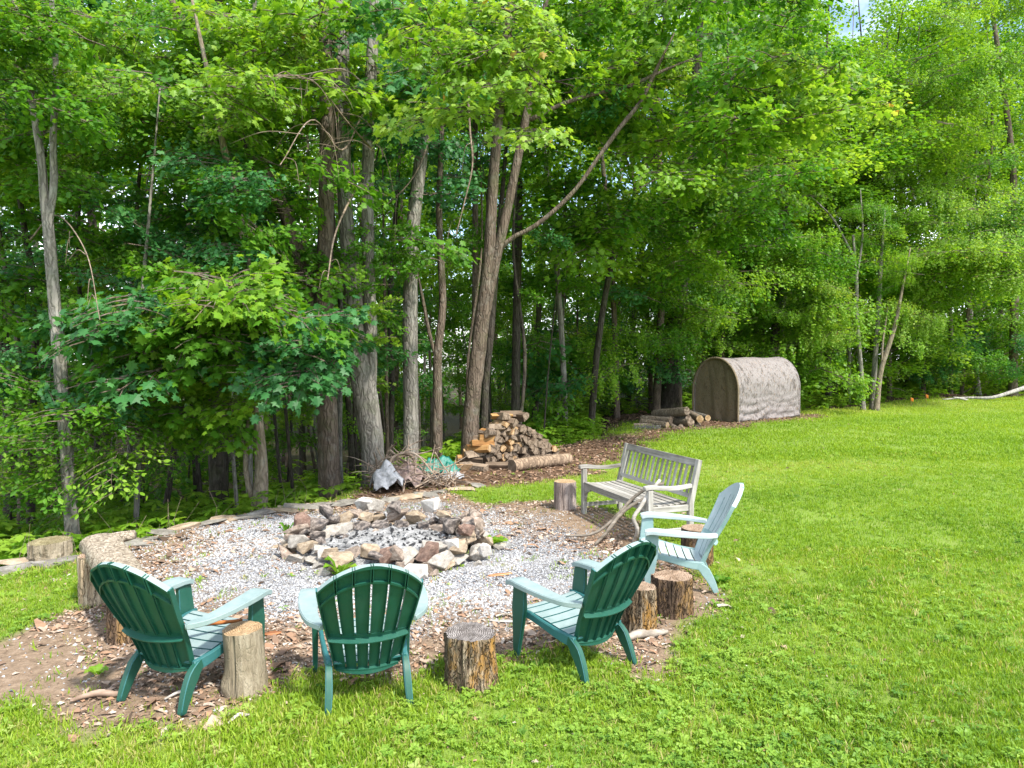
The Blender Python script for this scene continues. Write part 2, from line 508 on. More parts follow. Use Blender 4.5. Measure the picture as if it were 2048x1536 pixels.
def grow(n, x0, x1, y0, y1, dens=None, persp=True):
    """random lawn positions inside the part of the ground the camera can see"""
    y = RNG.uniform(y0, y1, n); half = y * .74 + .3
    x = RNG.uniform(-1, 1, n) * half
    k = (x > x0) & (x < x1)
    return x[k], y[k]
def lawn_keep(x, y, soft=0.0):
    b, k, g, w, r = masks(x, y)
    cover = (1 - np.maximum(b, k)) * (1 - w)
    patch = .72 + .5 * wob(x, y, 1.6, 21)
    return RNG.uniform(0, 1, len(x)) < cover * np.clip(patch + .22 - .5 * (wob(x, y, 4.5, 23) > .62), .12, 1) + .015 * (1 - w)
PR = [grass_proto(i, 10, .038, .034, .0026) for i in range(4)] + [weed_proto(20, 6, .046, .015, .03), weed_proto(21, 5, .036, .013, .025), weed_proto(22, 7, .042, .010, .035)] + [clover_proto(40 + i) for i in range(2)]
MO = [0] * 4 + [1] * 5
x, y = grow(36000, -6, 6, 3.1, 7.6)
k = lawn_keep(x, y); x, y = x[k], y[k]
n = len(x)
weedy = np.clip(.36 + .5 * wob(x, y, 1.1, 31) - .05 * (y - 3.5), .08, .95)
isw = RNG.uniform(0, 1, n) < weedy * .7
wh = np.where(isw, RNG.integers(4, 9, n), RNG.integers(0, 4, n))
ti = np.clip(RNG.normal(.50, .17, n) + .22 * wob(x, y, 1.2, 33) + .08 * wob(x, y, 5, 34), 0, 1)
ti = np.where(~isw & (RNG.uniform(0, 1, n) < .07), .97, ti)
scl = RNG.uniform(.65, 1.25, n) * np.clip(1 + .25 * wob(x, y, 2.0, 35), .6, 1.5)
tag(scatter('grass', PR, np.stack([x, y, h_at(x, y)], -1), [grass_mat, weed_mat], scl, .25, ti, wh, mat_of=MO), kind='stuff')
PR2 = [grass_proto(60 + i, 8, .040, .05, .0042) for i in range(4)] + [weed_proto(70, 5, .045, .015)]
x, y = grow(42000, -7, 12, 7.2, 15)
k = lawn_keep(x, y); x, y = x[k], y[k]; n = len(x)
ti = np.clip(RNG.normal(.5, .13, n) + .30 * wob(x, y, .7, 33) + .08 * wob(x, y, 3, 34), 0, 1)
wh = np.where(RNG.uniform(0, 1, n) < .1, 4, RNG.integers(0, 4, n))
tag(scatter('grass', PR2, np.stack([x, y, h_at(x, y)], -1), [grass_mat, weed_mat], RNG.uniform(.7, 1.2, n), .25, ti, wh, mat_of=[0, 0, 0, 0, 1]), kind='stuff')
PR3 = [grass_proto(80 + i, 8, .050, .11, .009) for i in range(4)]
x, y = grow(60000, 0, 40, 14, 37)
k = lawn_keep(x, y); x, y = x[k], y[k]; n = len(x)
ti = np.clip(RNG.normal(.56, .1, n) + .30 * wob(x, y, .35, 33) + .08 * wob(x, y, 1.5, 34), 0, 1)
tag(scatter('grass', PR3, np.stack([x, y, h_at(x, y)], -1), [grass_mat], RNG.uniform(.7, 1.2, n), .25, ti), kind='stuff')

# gravel: crushed white and grey stone
def pebble(seed):
    bm = bmesh.new(); bmesh.ops.create_icosphere(bm, subdivisions=1, radius=.5)
    rg = random.Random(seed)
    for v in bm.verts:
        v.co *= rg.uniform(.7, 1.2); v.co.z *= .62; v.co.x *= 1.15
    bmesh.ops.triangulate(bm, faces=bm.faces)
    V = np.array([v.co[:] for v in bm.verts]); F = np.array([[v.index for v in f.verts] for f in bm.faces]); bm.free()
    return V, F
def grit(seed):
    rg = random.Random(seed)
    V = [(.5, 0, 0), (0, .5, 0), (-.5, 0, 0), (0, -.5, 0), (0, 0, .36), (0, 0, -.3)]
    V = [tuple(c + rg.uniform(-.14, .14) for c in v) for v in V]
    return np.array(V), np.array([(0, 1, 4), (1, 2, 4), (2, 3, 4), (3, 0, 4), (1, 0, 5), (2, 1, 5), (3, 2, 5), (0, 3, 5)])
def chip(seed, thin=False):
    rg = random.Random(seed)
    L, w = 1.0, rg.uniform(.3, .6); b = rg.uniform(.05, .25)
    V = [(-.5, -w * rg.uniform(.1, .5), 0), (-.5, w * rg.uniform(.1, .5), .03), (0, w * rg.uniform(.4, .7), b), (.5, w * rg.uniform(.05, .4), 0), (.5, -w * rg.uniform(.05, .4), .04), (0, -w * rg.uniform(.4, .7), b * .6)]
    V += [(x_, y_, z_ - .05) for x_, y_, z_ in V]
    F = [(0, 5, 2), (0, 2, 1), (5, 4, 3), (5, 3, 2)]
    if thin: return np.array(V[:6]) + [0, 0, .02], np.array(F)
    for i in range(6): j = (i + 1) % 6; F += [(j, i, i + 6), (j, i + 6, j + 6)]
    return np.array(V), np.array(F)
peb_mat = tint_mat('gravel_stone', [(0, (.06, .065, .075)), (.22, (.16, .165, .18)), (.42, (.30, .30, .31)), (.6, (.35, .355, .36)), (.8, (.46, .46, .46)), (.97, (.62, .615, .605)), (1, (.30, .20, .13))], .8)
n = 165000
x = RNG.uniform(-4.9, 1.9, n); y = RNG.uniform(4.1, 10.8, n)
b, k_, g, w, r = masks(x, y)
pr = g * 1.0 + b * (.035 + .16 * ((x < -2.4) & (y > 5.9)))
k = (RNG.uniform(0, 1, n) < pr) & (r > .85)
x, y, r, g = x[k], y[k], r[k], g[k]; n = len(x)
greyer = .5 + .5 * np.tanh(2.2 * wob(x, y, 1.3, 51) + 1.1 * (x > .1) + .5)
ti = np.clip(RNG.normal(.76, .2, n) - .34 * greyer, 0, 1)
tag(scatter('gravel', [grit(i) for i in range(10)], np.stack([x, y, h_at(x, y) + .003], -1), [peb_mat], RNG.uniform(.011, .025, n) * (1 + .6 * (RNG.uniform(0, 1, n) < .05)), .5, ti), kind='stuff')

# fallen leaves and bark chips
chip_mat = tint_mat('leaf_litter', [(0, (.045, .030, .020)), (.2, (.105, .070, .046)), (.4, (.19, .125, .085)), (.55, (.30, .18, .11)), (.7, (.34, .25, .185)), (.88, (.42, .345, .275)), (1, (.52, .46, .38))], .8)
n = 150000
x = RNG.uniform(-6, 2.6, n); y = RNG.uniform(3.5, 11, n)
b, k_, g, w, r = masks(x, y)
cl = np.clip(.55 + 1.0 * wob(x, y, 1.6, 61), .05, 1) * np.where((x < -2.2) & (y < 5.2), .8, 1.0)
pr = b * cl * (1 - .80 * g) + (1 - b) * .022 + np.exp(-np.abs(y - edge_y(x)) / .5) * .5 * (x < 1)
k = (RNG.uniform(0, 1, n) < pr) & (r > .9)
x, y = x[k], y[k]; n = len(x)
CH = [chip(i, i > 2) for i in range(14)]
tag(scatter('leaf_litter', CH, np.stack([x, y, h_at(x, y) + .008], -1), [chip_mat], (.009 + RNG.gamma(1.4, .0105, n)) * (1 + 1.3 * (RNG.uniform(0, 1, n) < .07)), .34, np.clip(RNG.normal(.55, .22, n), 0, 1)), kind='stuff')
n = 40000
x = RNG.uniform(-4, 12, n); y = RNG.uniform(10, 27, n)
b, k_, g, w, r = masks(x, y)
k = (RNG.uniform(0, 1, n) < k_ * .9 + (1 - k_) * (1 - w) * .006); x, y = x[k], y[k]; n = len(x)
tag(scatter('leaf_litter', CH, np.stack([x, y, h_at(x, y) + .012], -1), [chip_mat], RNG.uniform(.04, .10, n), .35, np.clip(RNG.normal(.36, .18, n), 0, 1)), kind='stuff')
# litter on the forest floor by the edge
n = 26000
x = RNG.uniform(-10, 30, n); y = edge_y(x) + RNG.gamma(1.5, 1.6, n)
k = np.abs(x) < y * .8
x, y = x[k], y[k]; n = len(x)
tag(scatter('leaf_litter', CH, np.stack([x, y, h_at(x, y) + .015], -1), [chip_mat], RNG.uniform(.05, .13, n), .5, np.clip(RNG.normal(.22, .14, n), 0, 1)), kind='stuff')

# ------------------------------------------------------------------ rocks
def rock_mesh(name, seed, d, mat, bev=.08, pts=22, soft=.0):
    rg = random.Random(seed); bm = bmesh.new()
    for _ in range(pts):
        v = Vector((rg.gauss(0, 1), rg.gauss(0, 1), rg.gauss(0, 1))).normalized()
        e = rg.uniform(.8, 1.0)
        q = [math.copysign(abs(c) ** .62, c) * e for c in v]       # boxy superellipsoid
        bm.verts.new((q[0] * d[0] / 2, q[1] * d[1] / 2, q[2] * d[2] / 2))
    r = bmesh.ops.convex_hull(bm, input=bm.verts[:])
    bmesh.ops.delete(bm, geom=[v for v in bm.verts if not v.link_faces], context='VERTS')
    bmesh.ops.dissolve_limit(bm, angle_limit=R(10), verts=bm.verts[:], edges=bm.edges[:])
    bmesh.ops.bevel(bm, geom=bm.edges[:], offset=min(d) * bev, segments=2, affect='EDGES', clamp_overlap=True)
    me = bpy.data.meshes.new(name); bm.to_mesh(me); bm.free(); me.materials.append(mat)
    return me
def stone_mat(name, a, b, c, soot=0.0):
    m, t, o = nt(name)
    co = t.nodes.new('ShaderNodeTexCoord').outputs['Object']
    oi = t.nodes.new('ShaderNodeObjectInfo')
    va = t.nodes.new('ShaderNodeVectorMath'); va.operation = 'MULTIPLY_ADD'
    t.links.new(oi.outputs['Random'], va.inputs[0]); va.inputs[1].default_value = (37, 17, 51); t.links.new(co, va.inputs[2])
    n1 = noise(t, 6, 6, .65, va.outputs[0]); n2 = noise(t, 38, 6, .75, va.outputs[0])
    f = math_(t, 'ADD', n1, math_(t, 'MULTIPLY', math_(t, 'SUBTRACT', n2, .5), .6))
    col = ramp(t, f, [(.3, a), (.5, b), (.72, c)])
    if soot:
        s = ramp(t, noise(t, 3.2, 4, .6, va.outputs[0]), [(.45, (0, 0, 0)), (.62, (1, 1, 1))])
        col = mixc(t, math_(t, 'MULTIPLY', s, soot), col, (.03, .028, .03))
    bsdf(t, o, col, .85, bump(t, math_(t, 'ADD', n1, n2), .6, .015), .25)
    return m
S_GREY = stone_mat('stone_grey', (.20, .18, .155), (.33, .30, .26), (.46, .43, .38))
S_WHITE = stone_mat('stone_white', (.38, .35, .31), (.53, .50, .46), (.66, .63, .59))
S_TAN = stone_mat('stone_tan', (.20, .145, .095), (.35, .27, .185), (.50, .42, .32), .25)
S_RED = stone_mat('stone_reddish', (.10, .058, .042), (.20, .125, .095), (.33, .235, .18), .35)
S_SOOT = stone_mat('stone_sooty', (.07, .058, .052), (.21, .175, .15), (.42, .37, .33), .9)
S_PINK = stone_mat('stone_brownish', (.16, .115, .085), (.30, .235, .185), (.46, .385, .32), .35)
S_EDGE = stone_mat('stone_edging_grey', (.11, .10, .085), (.20, .185, .16), (.31, .29, .255))
SM = [S_GREY, S_WHITE, S_TAN, S_RED, S_SOOT, S_PINK]

pit = empty('fire_pit', (PIT[0], PIT[1], 0), 0, 'round fire pit ringed with heaped grey, white and reddish stones around an ash bed', 'fire pit')
_rc = {}
def pit_stone(x, y, z, d, mi, rz, seed, rx=0.0, ry=0.0):
    k = (seed % 16, mi)
    if k not in _rc: _rc[k] = rock_mesh('stone', 100 + seed % 16, (1, 1, 1), SM[mi], .016, 10 + seed % 5)
    o = link('stone', _rc[k], pit, loc=(x - PIT[0], y - PIT[1], z), rot=(rx, ry, rz))
    o.scale = d
    return o
rg = random.Random(5)
def ring(n, rad, z, smin, smax, cols, zs=.8, jit=.05, tiltin=.0, a0=0.0, skip=None):
    for i in range(n):
        a = a0 + (i + rg.uniform(-.25, .25)) * 2 * math.pi / n
        if skip and skip(a % (2 * math.pi)): continue
        r = rad + rg.gauss(0, jit)
        s = rg.uniform(smin, smax)
        x = PIT[0] + r * math.cos(a) * 1.02; y = PIT[1] + r * math.sin(a) * .88
        if math.sin(a) > .3: s *= 1.08
        hgt = s * rg.uniform(.6, .95) * zs
        pit_stone(x, y, z + hgt * .42, (s * rg.uniform(.9, 1.35), s * rg.uniform(.75, 1.05), hgt), rg.choice(cols), a + math.pi / 2 + rg.uniform(-.7, .7), rg.randrange(100), rg.uniform(-.35, .35), rg.uniform(-.35, .35))
ring(30, 1.02, -.02, .18, .27, [0, 0, 2, 2, 5, 0, 5])
ring(28, .92, .10, .17, .26, [2, 5, 3, 5, 4, 0, 2, 4])
ring(20, .77, .02, .16, .25, [4, 4, 5, 0, 4], a0=.2)
ring(15, .66, -.02, .13, .2, [4, 4, 0, 5], a0=.5)
ring(16, 1.16, -.03, .10, .18, [0, 0, 2, 5], a0=.1)
ring(10, .97, .17, .14, .21, [5, 4, 2, 3, 0], a0=.3, jit=.08, skip=lambda a: 3.9 < a < 5.6)
for i in range(12):      # the higher heaps left, right and at the back
    a = [3.05, 3.3, 2.85, 2.6, .15, -.1, .35, -.3, 1.2, 1.6, 2.0, 1.9][i]
    s = rg.uniform(.2, .3)
    r = rg.uniform(.86, 1.0)
    pit_stone(PIT[0] + r * math.cos(a), PIT[1] + r * math.sin(a) * .95, rg.uniform(.24, .30), (s * 1.2, s * .9, s * .8), [3, 5, 4, 4, 5, 4, 5, 3, 1, 4, 1, 0][i], rg.uniform(0, 6), 7 + i, rg.uniform(-.4, .4), rg.uniform(-.4, .4))
# signature stones of the near side (photo: a white squarish block, a long tan one, a pale wedge)
for u, v, z, d, mi, rz, sd in [(652, 1112, .10, (.21, .12, .22), 1, .2, 3), (690, 1118, .12, (.34, .20, .17), 2, .55, 5), (738, 1104, .16, (.26, .2, .19), 2, -.2, 8),
                               (776, 1112, .14, (.2, .2, .22), 3, .1, 2), (815, 1115, .12, (.24, .2, .22), 0, .7, 11), (856, 1104, .16, (.36, .24, .2), 3, 1.0, 6),
                               (882, 1118, .09, (.36, .2, .2), 0, 1.0, 9), (832, 1142, .05, (.3, .22, .17), 1, -.5, 4), (905, 1088, .20, (.22, .14, .12), 1, -.15, 12),
                               (968, 1100, .10, (.2, .14, .15), 1, .6, 13), (945, 1052, .24, (.34, .26, .26), 5, 1.3, 14), (905, 1050, .2, (.26, .2, .2), 4, .4, 1)]:
    p = G(u, v, z); pit_stone(p.x, p.y, z, d, mi, rz, sd, rg.uniform(-.2, .2), rg.uniform(-.2, .2))
# ash bed: a shallow uneven disc with charcoal lumps
def ash_mat():
    m, t, o = nt('ash')
    n1 = noise(t, 7, 6, .75); n2 = noise(t, 45, 5, .75)
    f = math_(t, 'ADD', math_(t, 'MULTIPLY', n1, .6), math_(t, 'MULTIPLY', n2, .55))
    bsdf(t, o, ramp(t, f, [(.42, (.03, .03, .032)), (.50, (.13, .13, .133)), (.57, (.27, .27, .27)), (.68, (.44, .435, .43))]), .95, bump(t, f, .9, .03), .1)
    return m
V, F = [(0, 0, .07)], []
for i in range(1, 15):
    for j in range(40):
        a = j * math.pi / 20; r = i * .064
        V.append((r * math.cos(a), r * math.sin(a), .06 + .02 * math.sin(5 * r * 3 + a * 3) * math.cos(a * 5 + r * 9) + rg.uniform(0, .018) - .02 * (i > 12)))
for j in range(40): F.append((0, 1 + j, 1 + (j + 1) % 40))
for i in range(13):
    for j in range(40):
        a, b = 1 + i * 40 + j, 1 + i * 40 + (j + 1) % 40
        F.append((a, a + 40, b + 40, b))
link('ash_bed', mesh_from('ash_bed', V, F, [ash_mat()], smooth=True), pit)
coal = tint_mat('charcoal', [(0, (.01, .01, .011)), (.5, (.05, .05, .052)), (.75, (.20, .20, .20)), (1, (.42, .42, .41))], .9)
n = 300
a = RNG.uniform(0, 6.283, n); r = .74 * np.sqrt(RNG.uniform(0, 1, n))
o = scatter('charcoal', [pebble(i) for i in range(30, 34)], np.stack([r * np.cos(a), r * np.sin(a), np.full(n, .085)], -1), [coal], RNG.uniform(.015, .05, n), .6, np.clip(RNG.normal(.55, .28, n), 0, 1))
o.parent = pit; o['kind'] = 'stuff'

# edging of flat field stones round the gravel
edg = empty('stone_edging', (-2.6, 9.6, 0), 0, 'low edging of flat grey field stones along the drop behind the gravel', 'stone edging')
epx = [(20, 1140), (60, 1126), (110, 1128), (215, 1100), (262, 1092), (300, 1080), (330, 1070), (372, 1058), (410, 1052), (452, 1044), (480, 1040), (520, 1030), (562, 1024), (600, 1016), (640, 1012), (672, 1010), (705, 1006), (742, 1004), (775, 1000), (815, 994), (850, 990), (885, 984), (925, 980), (955, 974)]
for i, (u, v) in enumerate(epx):
    p = gp(u, v); s = rg.uniform(.30, .52)
    me = rock_mesh('stone', 300 + i, (s * 1.25, s * .65, rg.uniform(.06, .11)), rg.choice([S_EDGE, S_EDGE, S_GREY, S_TAN]), .05, 14)
    link('stone', me, edg, loc=(p.x + 2.6, p.y - 9.6, hz(p.x, p.y - .2) + .02), rot=(rg.uniform(-.1, .1), rg.uniform(-.1, .1), math.atan2(1.1, 2.2) + rg.uniform(-.35, .35) - (.5 if i > 11 else 0)))
    if i % 2 == 0:
        me = rock_mesh('stone', 340 + i, (s * .9, s * .5, .1), rg.choice([S_GREY, S_TAN]), .09, 16)
        link('stone', me, edg, loc=(p.x + 2.6 + rg.uniform(-.1, .2), p.y - 9.6 + .22, hz(p.x, p.y + .1) - .03), rot=(rg.uniform(-.15, .15), rg.uniform(-.15, .15), rg.uniform(0, 3)))

# ------------------------------------------------------------------ Adirondack chairs
P_GREEN = plastic_mat('green_plastic', (.005, .066, .042), (.014, .085, .058), .42, .35)
P_FADE = plastic_mat('faded_green_plastic', (.175, .25, .245), (.26, .325, .32), .5, .34)
P_SIDE = plastic_mat('weathered_green_plastic', (.014, .095, .095), (.035, .145, .15), .45, .25)
P_PALE = plastic_mat('pale_faded_plastic', (.32, .40, .40), (.41, .47, .48), .5, .25)
# profile of the back: (forward, height)
BP = np.array([(-.175, .215), (-.20, .27), (-.222, .33), (-.25, .40), (-.292, .48), (-.335, .56), (-.38, .65), (-.42, .74), (-.462, .84), (-.50, .935)])
BW = np.array([.188, .198, .208, .220, .238, .255, .272, .288, .298, .300])
BZ = BP[:, 1]
def back_pt(u, z, off=0.0):
    y = np.interp(z, BZ, BP[:, 0]); w = np.interp(z, BZ, BW)
    dy = (np.interp(z + .01, BZ, BP[:, 0]) - np.interp(z - .01, BZ, BP[:, 0])) / .02
    nrm = np.array([0, 1, -dy]); nrm /= np.linalg.norm(nrm)              # towards the sitter
    p = np.array([u * w, y + .055 * u * u + .0, z])
    return p + nrm * off
def z_top(u): return .935 - .150 * abs(u) ** 2.1
def slab_grid(us, zs_of, off0, off1, mb, mfront, mback):
    """plate between two offsets; zs_of(u) gives the heights of a column"""
    A = [[back_pt(u, z, off1) for z in zs_of(u)] for u in us]; B = [[back_pt(u, z, off0) for z in zs_of(u)] for u in us]
    nu, nz = len(us), len(A[0]); V = [p for c in A for p in c] + [p for c in B for p in c]; o = nu * nz
    F, M = [], []
    for i in range(nu - 1):
        for j in range(nz - 1):
            a, b, c, d = i * nz + j, (i + 1) * nz + j, (i + 1) * nz + j + 1, i * nz + j + 1
            F.append((a, d, c, b)); M.append(mfront)
            F.append((a + o, b + o, c + o, d + o)); M.append(mback)
    for j in range(nz - 1):
        F.append((j, j + o, j + 1 + o, j + 1)); k = (nu - 1) * nz
        F.append((k + j, k + j + 1, k + j + 1 + o, k + j + o)); M += [mback, mback]
    for i in range(nu - 1):
        a, b = i * nz, (i + 1) * nz
        F.append((a, b, b + o, a + o)); F.append((a + nz - 1, a + nz - 1 + o, b + nz - 1 + o, b + nz - 1)); M += [mback, mfront]
    base = len(mb.v); mb.v += [tuple(p) for p in V]; mb.f += [tuple(i + base for i in f) for f in F]; mb.m += M
def curved_bar(name, pts, w, h, mats, parent, n=14, wn_=None, m_top=0, m_side=1):
    """bar of rectangular section along a path: w across (horizontal), h deep"""
    pts = np.asarray(pts, float); W = np.interp(np.linspace(0, 1, n), np.linspace(0, 1, len(w)), w); H_ = np.interp(np.linspace(0, 1, n), np.linspace(0, 1, len(h)), h)
    q, _ = resample(pts, np.ones(len(pts)), n)
    T = np.gradient(q, axis=0); T /= np.linalg.norm(T, axis=1)[:, None]
    side = np.cross(T, np.array([0, 0, 1.0])); bad = np.linalg.norm(side, axis=1) < .3
    side[bad] = np.array([1.0, 0, 0]); side /= np.linalg.norm(side, axis=1)[:, None]
    if wn_ is not None: side = np.tile(np.array(wn_, float), (n, 1))
    nn = np.cross(side, T); nn /= np.linalg.norm(nn, axis=1)[:, None]
    V = []
    for i in range(n):
        for a, b in ((-1, 1), (1, 1), (1, -1), (-1, -1)):
            V.append(q[i] + side[i] * a * W[i] / 2 + nn[i] * b * H_[i] / 2)
    F, M = [], []
    for i in range(n - 1):
        for k in range(4):
            F.append((i * 4 + k, i * 4 + (k + 1) % 4, (i + 1) * 4 + (k + 1) % 4, (i + 1) * 4 + k)); M.append(m_top if k == 0 else m_side)
    F += [(3, 2, 1, 0), ((n - 1) * 4, (n - 1) * 4 + 1, (n - 1) * 4 + 2, (n - 1) * 4 + 3)]; M += [m_side] * 2
    me = mesh_from(name, V, F, mats, midx=M)
    bevel_mesh(me, .005, 2, True)
    return link(name, me, parent)
P_SIDE2 = plastic_mat('pale_weathered_plastic', (.17, .285, .28), (.26, .37, .365), .5, .2)
def make_chair(front, arm, side, rear, label, loc, rz):
    t = empty('adirondack_chair', loc, rz, label, 'chair', 'plastic garden chairs around the fire pit')
    mats = [front, rear]
    g = .019
    for i in range(6):
        u0, u1 = -1 + i / 3 + g, -1 + (i + 1) / 3 - g
        if i == 0: u0 = -1
        if i == 5: u1 = 1
        mb = MB()
        us = np.linspace(u0, u1, 4)
        slab_grid(us, lambda u: np.linspace(.225, .435, 6), -.004, .004, mb, 0, 1)
        slab_grid(us, lambda u: np.linspace(.465, z_top(u) - .105, 10), -.004, .004, mb, 0, 1)
        for ue in (u0, u1):            # ribs along the slat's edges, at the rear
            e = .012 if ue == u0 else -.012
            slab_grid(np.array(sorted([ue, ue + e])), lambda u: np.linspace(.225, .435, 6), -.020, -.004, mb, 1, 1)
            slab_grid(np.array(sorted([ue, ue + e])), lambda u: np.linspace(.465, z_top(u) - .105, 10), -.018, -.004, mb, 1, 1)
        mb.build('slat', mats, t)
    mb = MB(); us = np.linspace(-1, 1, 25)
    slab_grid(us, lambda u: np.linspace(z_top(u) - .106, z_top(u), 5), -.005, .0042, mb, 0, 1)
    slab_grid(us, lambda u: np.linspace(z_top(u) - .012, z_top(u) + .002, 2), -.030, -.005, mb, 0, 1)   # rolled rim
    slab_grid(us, lambda u: np.linspace(z_top(u) - .112, z_top(u) - .098, 2), -.022, -.005, mb, 1, 1)
    for i in range(1, 6):
        uc = -1 + i / 3
        for s in (-.022, .022):
            slab_grid(np.array([uc + s - .006, uc + s + .006]), lambda u: np.linspace(z_top(u) - .1, z_top(u) + .006, 3), -.034, -.004, mb, 1, 1)
    mb.build('top_band', mats, t)
    mb = MB()
    slab_grid(us, lambda u: np.linspace(.434, .466, 3), -.006, .0042, mb, 1, 1)
    slab_grid(us, lambda u: np.linspace(.444 - .012 * (1 - u * u), .452 - .012 * (1 - u * u), 2), -.045, -.006, mb, 1, 1)
    mb.build('cross_band', mats, t)
    mb = MB()
    slab_grid(us, lambda u: np.linspace(.205 - .02 * (1 - u * u), .226, 3), -.022, .003, mb, 1, 1)
    mb.build('bottom_band', mats, t)
    for s in (-1, 1):
        mb = MB()
        slab_grid(np.array(sorted([s * 1.0, s * 1.03])), lambda u: np.linspace(.225, z_top(1) + .004, 16), -.026, .006, mb, 0, 1)
        mb.build('side_rim', [side, rear], t)
    # seat: six slats across, dipping to the rear
    sy = np.linspace(.36, -.17, 8)
    def seat_z(y): return np.interp(y, [-.2, -.1, .0, .12, .25, .33, .37], [.262, .268, .288, .318, .343, .350, .332])
    for i in range(7):
        y0, y1 = sy[i] - .006, sy[i + 1] + .006; mb = MB()
        nxs, nys = 7, 3; V = []
        for zo in (0, -.012):
            for a in np.linspace(-1, 1, nxs):
                for b in np.linspace(y0, y1, nys):
                    hw = np.interp(b, [-.2, .36], [.195, .262])
                    V.append((a * hw, b, seat_z(b) - .008 * (1 - a * a) + zo))
        o = nxs * nys; F, M = [], []
        for p in range(nxs - 1):
            for q in range(nys - 1):
                a, b, c, d = p * nys + q, (p + 1) * nys + q, (p + 1) * nys + q + 1, p * nys + q + 1
                F += [(a, d, c, b), (a + o, b + o, c + o, d + o)]; M += [0, 1]
        for q in range(nys - 1):
            k = (nxs - 1) * nys; F += [(q, q + o, q + 1 + o, q + 1), (k + q, k + q + 1, k + q + 1 + o, k + q + o)]; M += [1, 1]
        for p in range(nxs - 1):
            a, b = p * nys, (p + 1) * nys; F += [(a, b, b + o, a + o), (a + nys - 1, a + nys - 1 + o, b + nys - 1 + o, b + nys - 1)]; M += [1, 1]
        mb.add(V, F); mb.m = M
        mb.build('seat_slat', [arm, side], t)
    for s in (-1, 1):
        curved_bar('side_rail', [(s * .268, .37, .325), (s * .266, .25, .322), (s * .255, .1, .288), (s * .238, -.05, .25), (s * .222, -.16, .235)], [.022, .026, .03], [.055, .05, .075], [side, side], t, 12, wn_=(1, 0, 0))
        curved_bar('armrest', [(s * .322, .352, .540), (s * .325, .31, .554), (s * .335, .22, .553), (s * .340, .08, .545), (s * .335, -.06, .535), (s * .305, -.19, .525), (s * .262, -.262, .522)], [.120, .125, .12, .105, .085, .045], [.034, .036, .036, .034, .034, .036], [arm, arm], t, 18, m_side=0)
        curved_bar('front_leg', [(s * .305, .290, .545), (s * .300, .295, .42), (s * .298, .308, .25), (s * .300, .33, .0)], [.034, .04, .036, .028], [.105, .125, .085, .045], [side, rear], t, 10, wn_=(1, 0, 0), m_top=0)
        curved_bar('rear_leg', [(s * .226, -.10, .255), (s * .228, -.155, .215), (s * .230, -.215, .13), (s * .238, -.275, .0)], [.034, .04, .042, .036], [.055, .085, .065, .042], [side, rear], t, 10, wn_=(1, 0, 0))
    return t
CH1 = make_chair(P_FADE, P_FADE, P_SIDE, P_GREEN, 'dark green plastic chair with a rusty stick across its seat, beside the log bench', (-2.047, 4.405, hz(-2.05, 4.4)), R(-20.5))
CH2 = make_chair(P_FADE, P_FADE, P_SIDE, P_GREEN, 'green plastic chair seen squarely from behind, in front of the fire pit between two stumps', (-.915, 4.385, hz(-.9, 4.4)), R(16.3))
CH3 = make_chair(P_FADE, P_FADE, P_SIDE, P_GREEN, 'green plastic chair angled towards the fire pit, with two stumps just behind its back', (.474, 4.848, hz(.47, 4.85)), R(40.8))
CH4 = make_chair(P_PALE, P_PALE, P_SIDE2, P_SIDE2, 'pale bleached plastic chair seen from the side, next to the wooden bench', (1.545, 6.42, hz(1.5, 6.38)), R(83))

# ------------------------------------------------------------------ weathered teak bench
TS = [(.25, (.13, .12, .10)), (.5, (.29, .275, .245)), (.75, (.44, .425, .39))]
TX, TY, TZ = (wood_mat('weathered_teak_' + a.lower(), TS, a, 26) for a in 'XYZ')
ben = empty('garden_bench', (1.468, 8.607, hz(1.47, 8.6)), R(110.7), 'weathered grey wooden garden bench with a slatted back, sticks leaning on its seat', 'bench')
HL = .80
for s in (-1, 1):
    beam('front_leg', (s * HL, .26, .30), (.06, .06, .60), [TZ], ben)
    # rear post: straight to the seat, then raked back
    mb = MB()
    V = [(-.03, -.30, 0), (.03, -.30, 0), (.03, -.24, 0), (-.03, -.24, 0), (-.03, -.30, .42), (.03, -.30, .42), (.03, -.235, .42), (-.03, -.235, .42), (-.03, -.405, .90), (.03, -.405, .90), (.03, -.355, .915), (-.03, -.355, .915)]
    F = [(0, 3, 2, 1), (8, 9, 10, 11)] + [(b + k, b + (k + 1) % 4, b + 4 + (k + 1) % 4, b + 4 + k) for b in (0, 4) for k in range(4)]
    mb.add([(x + s * HL, y, z) for x, y, z in V], F); o = mb.build('rear_leg', [TZ], ben); bevel_mesh(o.data, .004)
    o = curved_bar('armrest', [(s * HL, .33, .625), (s * HL, .26, .632), (s * HL, .10, .615), (s * HL, -.10, .605), (s * HL, -.28, .622)], [.065, .062, .058, .05], [.045, .05, .042, .045, .045], [TY, TY], ben, 12)
    beam('side_rail', (s * HL, -.01, .375), (.035, .47, .07), [TY], ben)
    beam('stretcher', (s * HL, -.01, .13), (.03, .47, .05), [TY], ben)
    # curved bracket under the front rail
    mb = MB(); q = [(0, 0), (.16, 0), (.155, -.02), (.09, -.035), (.055, -.06), (.04, -.11), (.02, -.15), (0, -.16)]
    V = [(s * (HL - .032 - a), yy, .352 + b) for yy in (.25, .275) for a, b in q]; m8 = len(q)
    F = [tuple(range(m8)), tuple(range(2 * m8 - 1, m8 - 1, -1))] + [(k, k + m8, (k + 1) % m8 + m8, (k + 1) % m8) for k in range(m8)]
    mb.add(V, F); mb.build('bracket', [TX], ben)
beam('front_rail', (0, .262, .385), (2 * HL - .064, .03, .065), [TX], ben)
beam('rear_rail', (0, -.255, .39), (2 * HL - .064, .03, .07), [TX], ben)
